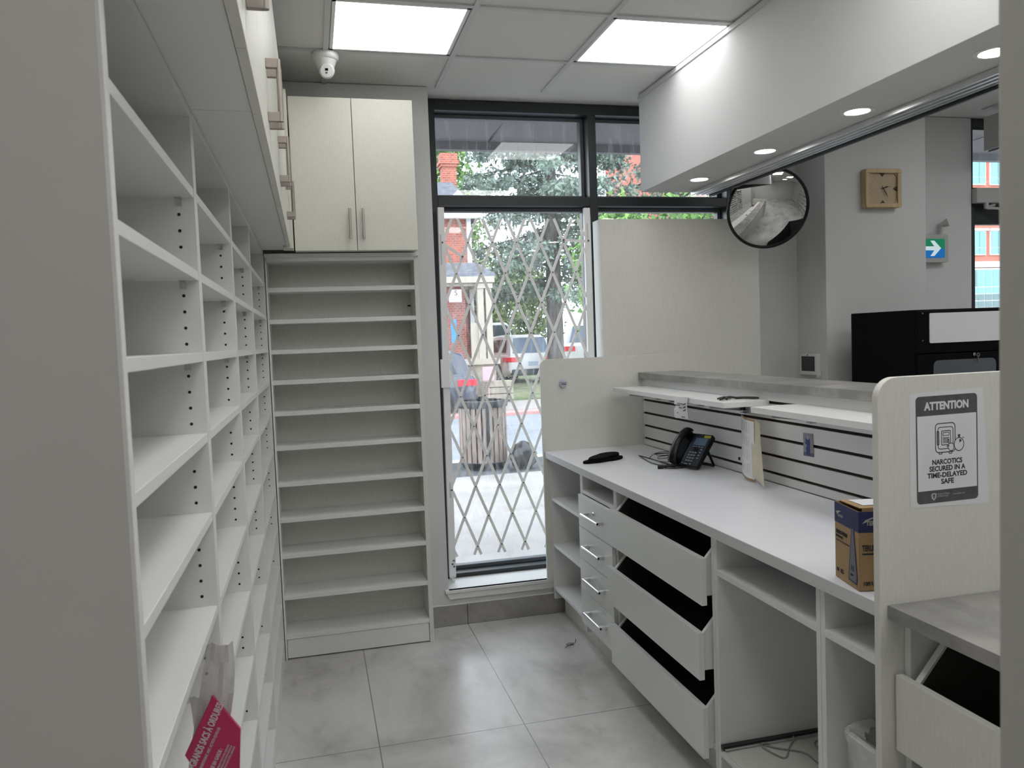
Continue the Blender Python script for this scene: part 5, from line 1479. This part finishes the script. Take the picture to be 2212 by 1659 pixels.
gw.build('shopfront_frame', [WHITEP], t)
gp_ = MB()
for k in range(54):
    x0 = 17.05 + k * 0.495
    for r_, (za, zb_) in enumerate(((1.98, 2.28), (2.33, 2.66), (2.71, 3.02), (3.07, 3.38), (3.43, 4.32))):
        gp_.box(x0, x0 + 0.44, 35.17, 35.2, za, zb_, 1 if r_ < 3 else (0 if (k * 7 + r_ * 3) % 5 else 1))
gp_.build('shopfront_glazing', [CYANG, DARKG], t)

# --- trees
def cards(pts, size, seed, droop=0.3):
    r = np.random.RandomState(seed)
    n = len(pts)
    P = np.array(pts)
    d = r.normal(size=(n, 3)); d[:, 2] -= droop; d /= np.linalg.norm(d, axis=1)[:, None]
    e = np.cross(d, r.normal(size=(n, 3))); e /= np.linalg.norm(e, axis=1)[:, None]
    s = size * r.uniform(0.6, 1.4, size=(n, 1))
    a = P - e * s * 0.35; b = P + e * s * 0.35; c = P + d * s * 1.2
    V = np.empty((n * 3, 3)); V[0::3] = a; V[1::3] = b; V[2::3] = c
    return V, n
def foliage(name, pts, size, seed, m, parent, droop=0.3):
    V, n = cards(pts, size, seed, droop)
    off = np.array(WLOC[parent.name])
    V = V - off
    me = bpy.data.meshes.new(name)
    me.vertices.add(n * 3); me.vertices.foreach_set('co', V.ravel())
    me.loops.add(n * 3); me.loops.foreach_set('vertex_index', np.arange(n * 3))
    me.polygons.add(n); me.polygons.foreach_set('loop_start', np.arange(0, n * 3, 3))
    me.materials.append(m); me.update(calc_edges=True)
    o = bpy.data.objects.new(name, me); COL.objects.link(o); o.parent = parent
    return o
def spruce(x, y, h, rad, z0, seed, label, n_br=150, per=260, size=0.11, start=0.12):
    r = random.Random(seed)
    t = thing('spruce_tree', (x, y, z0), label, 'tree')
    tb = MB().cyl((x, y, z0), (x, y, z0 + h), 0.30, 12, r2=0.05)
    pts = []
    for k in range(n_br):
        f = start + (1 - start) * (k / n_br) ** 0.9
        zz = z0 + h * f
        L = rad * (1 - f) ** 0.75 * r.uniform(0.75, 1.1) + 0.2
        a = r.uniform(0, 2 * math.pi)
        dz = -0.12 * L + r.uniform(-0.25, 0.15)
        tip = (x + math.cos(a) * L, y + math.sin(a) * L, zz + dz)
        tb.tube([(x, y, zz), ((x + tip[0]) / 2, (y + tip[1]) / 2, zz + dz * 0.3 - 0.05), tip], 0.022, 4, sub=3)
        for j in range(per):
            s_ = r.random() ** 0.6
            w_ = (0.10 + 0.28 * (1 - abs(2 * s_ - 1.1))) 
            pts.append((x + math.cos(a) * L * s_ + r.gauss(0, w_), y + math.sin(a) * L * s_ + r.gauss(0, w_), zz + dz * s_ - abs(r.gauss(0, 0.17)) + 0.05))
    tb.build('trunk', [BARK], t)
    foliage('crown', pts, size, seed, SPRUCE, t, 0.6)
    return t
spruce(7.55, 24.4, 15.0, 4.3, 0.12, 5, 'large blue-green spruce with bare lower trunk filling the window across the road', 150, 330, 0.13, 0.20)
spruce(14.0, 27.6, 14.0, 3.7, 0.12, 6, 'second blue-green spruce right of the large one, seen in the right panes', 120, 260, 0.13, 0.10)
def bush(name, x, y, z0, zc, rx, rz, n, size, m, seed, label, trunk_r=0.12):
    r = random.Random(seed)
    t = thing(name, (x, y, z0), label, 'tree')
    tb = MB().cyl((x, y, z0), (x + 0.1, y, zc), trunk_r, 10, r2=trunk_r * 0.5)
    cl = []
    for k in range(26):
        a = r.uniform(0, 6.283); ph = r.uniform(-1, 1)
        cl.append((x + rx * 0.72 * math.cos(a) * math.sqrt(1 - ph * ph), y + rx * 0.72 * math.sin(a) * math.sqrt(1 - ph * ph), zc + rz * 0.75 * ph))
    for c in cl[:12]: tb.tube([(x, y, z0 + (zc - z0) * 0.6), ((x + c[0]) / 2, (y + c[1]) / 2, (zc + c[2]) / 2), c], trunk_r * 0.25, 5, sub=2)
    tb.build('trunk', [BARK], t)
    pts = []
    for k in range(n):
        c = r.choice(cl); g = rx * 0.22
        pts.append((c[0] + r.gauss(0, g), c[1] + r.gauss(0, g), c[2] + r.gauss(0, g)))
    foliage('crown', pts, size, seed, m, t, 0.2)
    return t
bush('leafy_tree', 4.78, 12.2, -0.1, 2.75, 0.62, 1.25, 2600, 0.10, LEAFB, 21, 'bright green leafy street tree just outside behind the right gate post', 0.05)
bush('leafy_tree', 6.9, 13.8, -0.1, 3.1, 1.3, 0.75, 3600, 0.11, LEAFB, 22, 'bright green leafy tree showing above the cream panel in the right window', 0.06)
bush('leafy_tree', 7.4, 41.5, 0.15, 4.6, 3.0, 3.4, 9000, 0.22, LEAFM, 23, 'mid green tree behind the black car and the brick house', 0.2)
bush('leafy_tree', 5.2, 34.0, 0.15, 8.0, 2.4, 2.6, 6000, 0.20, LEAFB, 24, 'light green tree rising behind the house chimney', 0.2)
bush('leafy_tree', 11.6, 48.0, 0.15, 3.5, 3.6, 3.2, 7000, 0.26, LEAFM, 25, 'distant mid green tree seen under the spruce branches', 0.2)
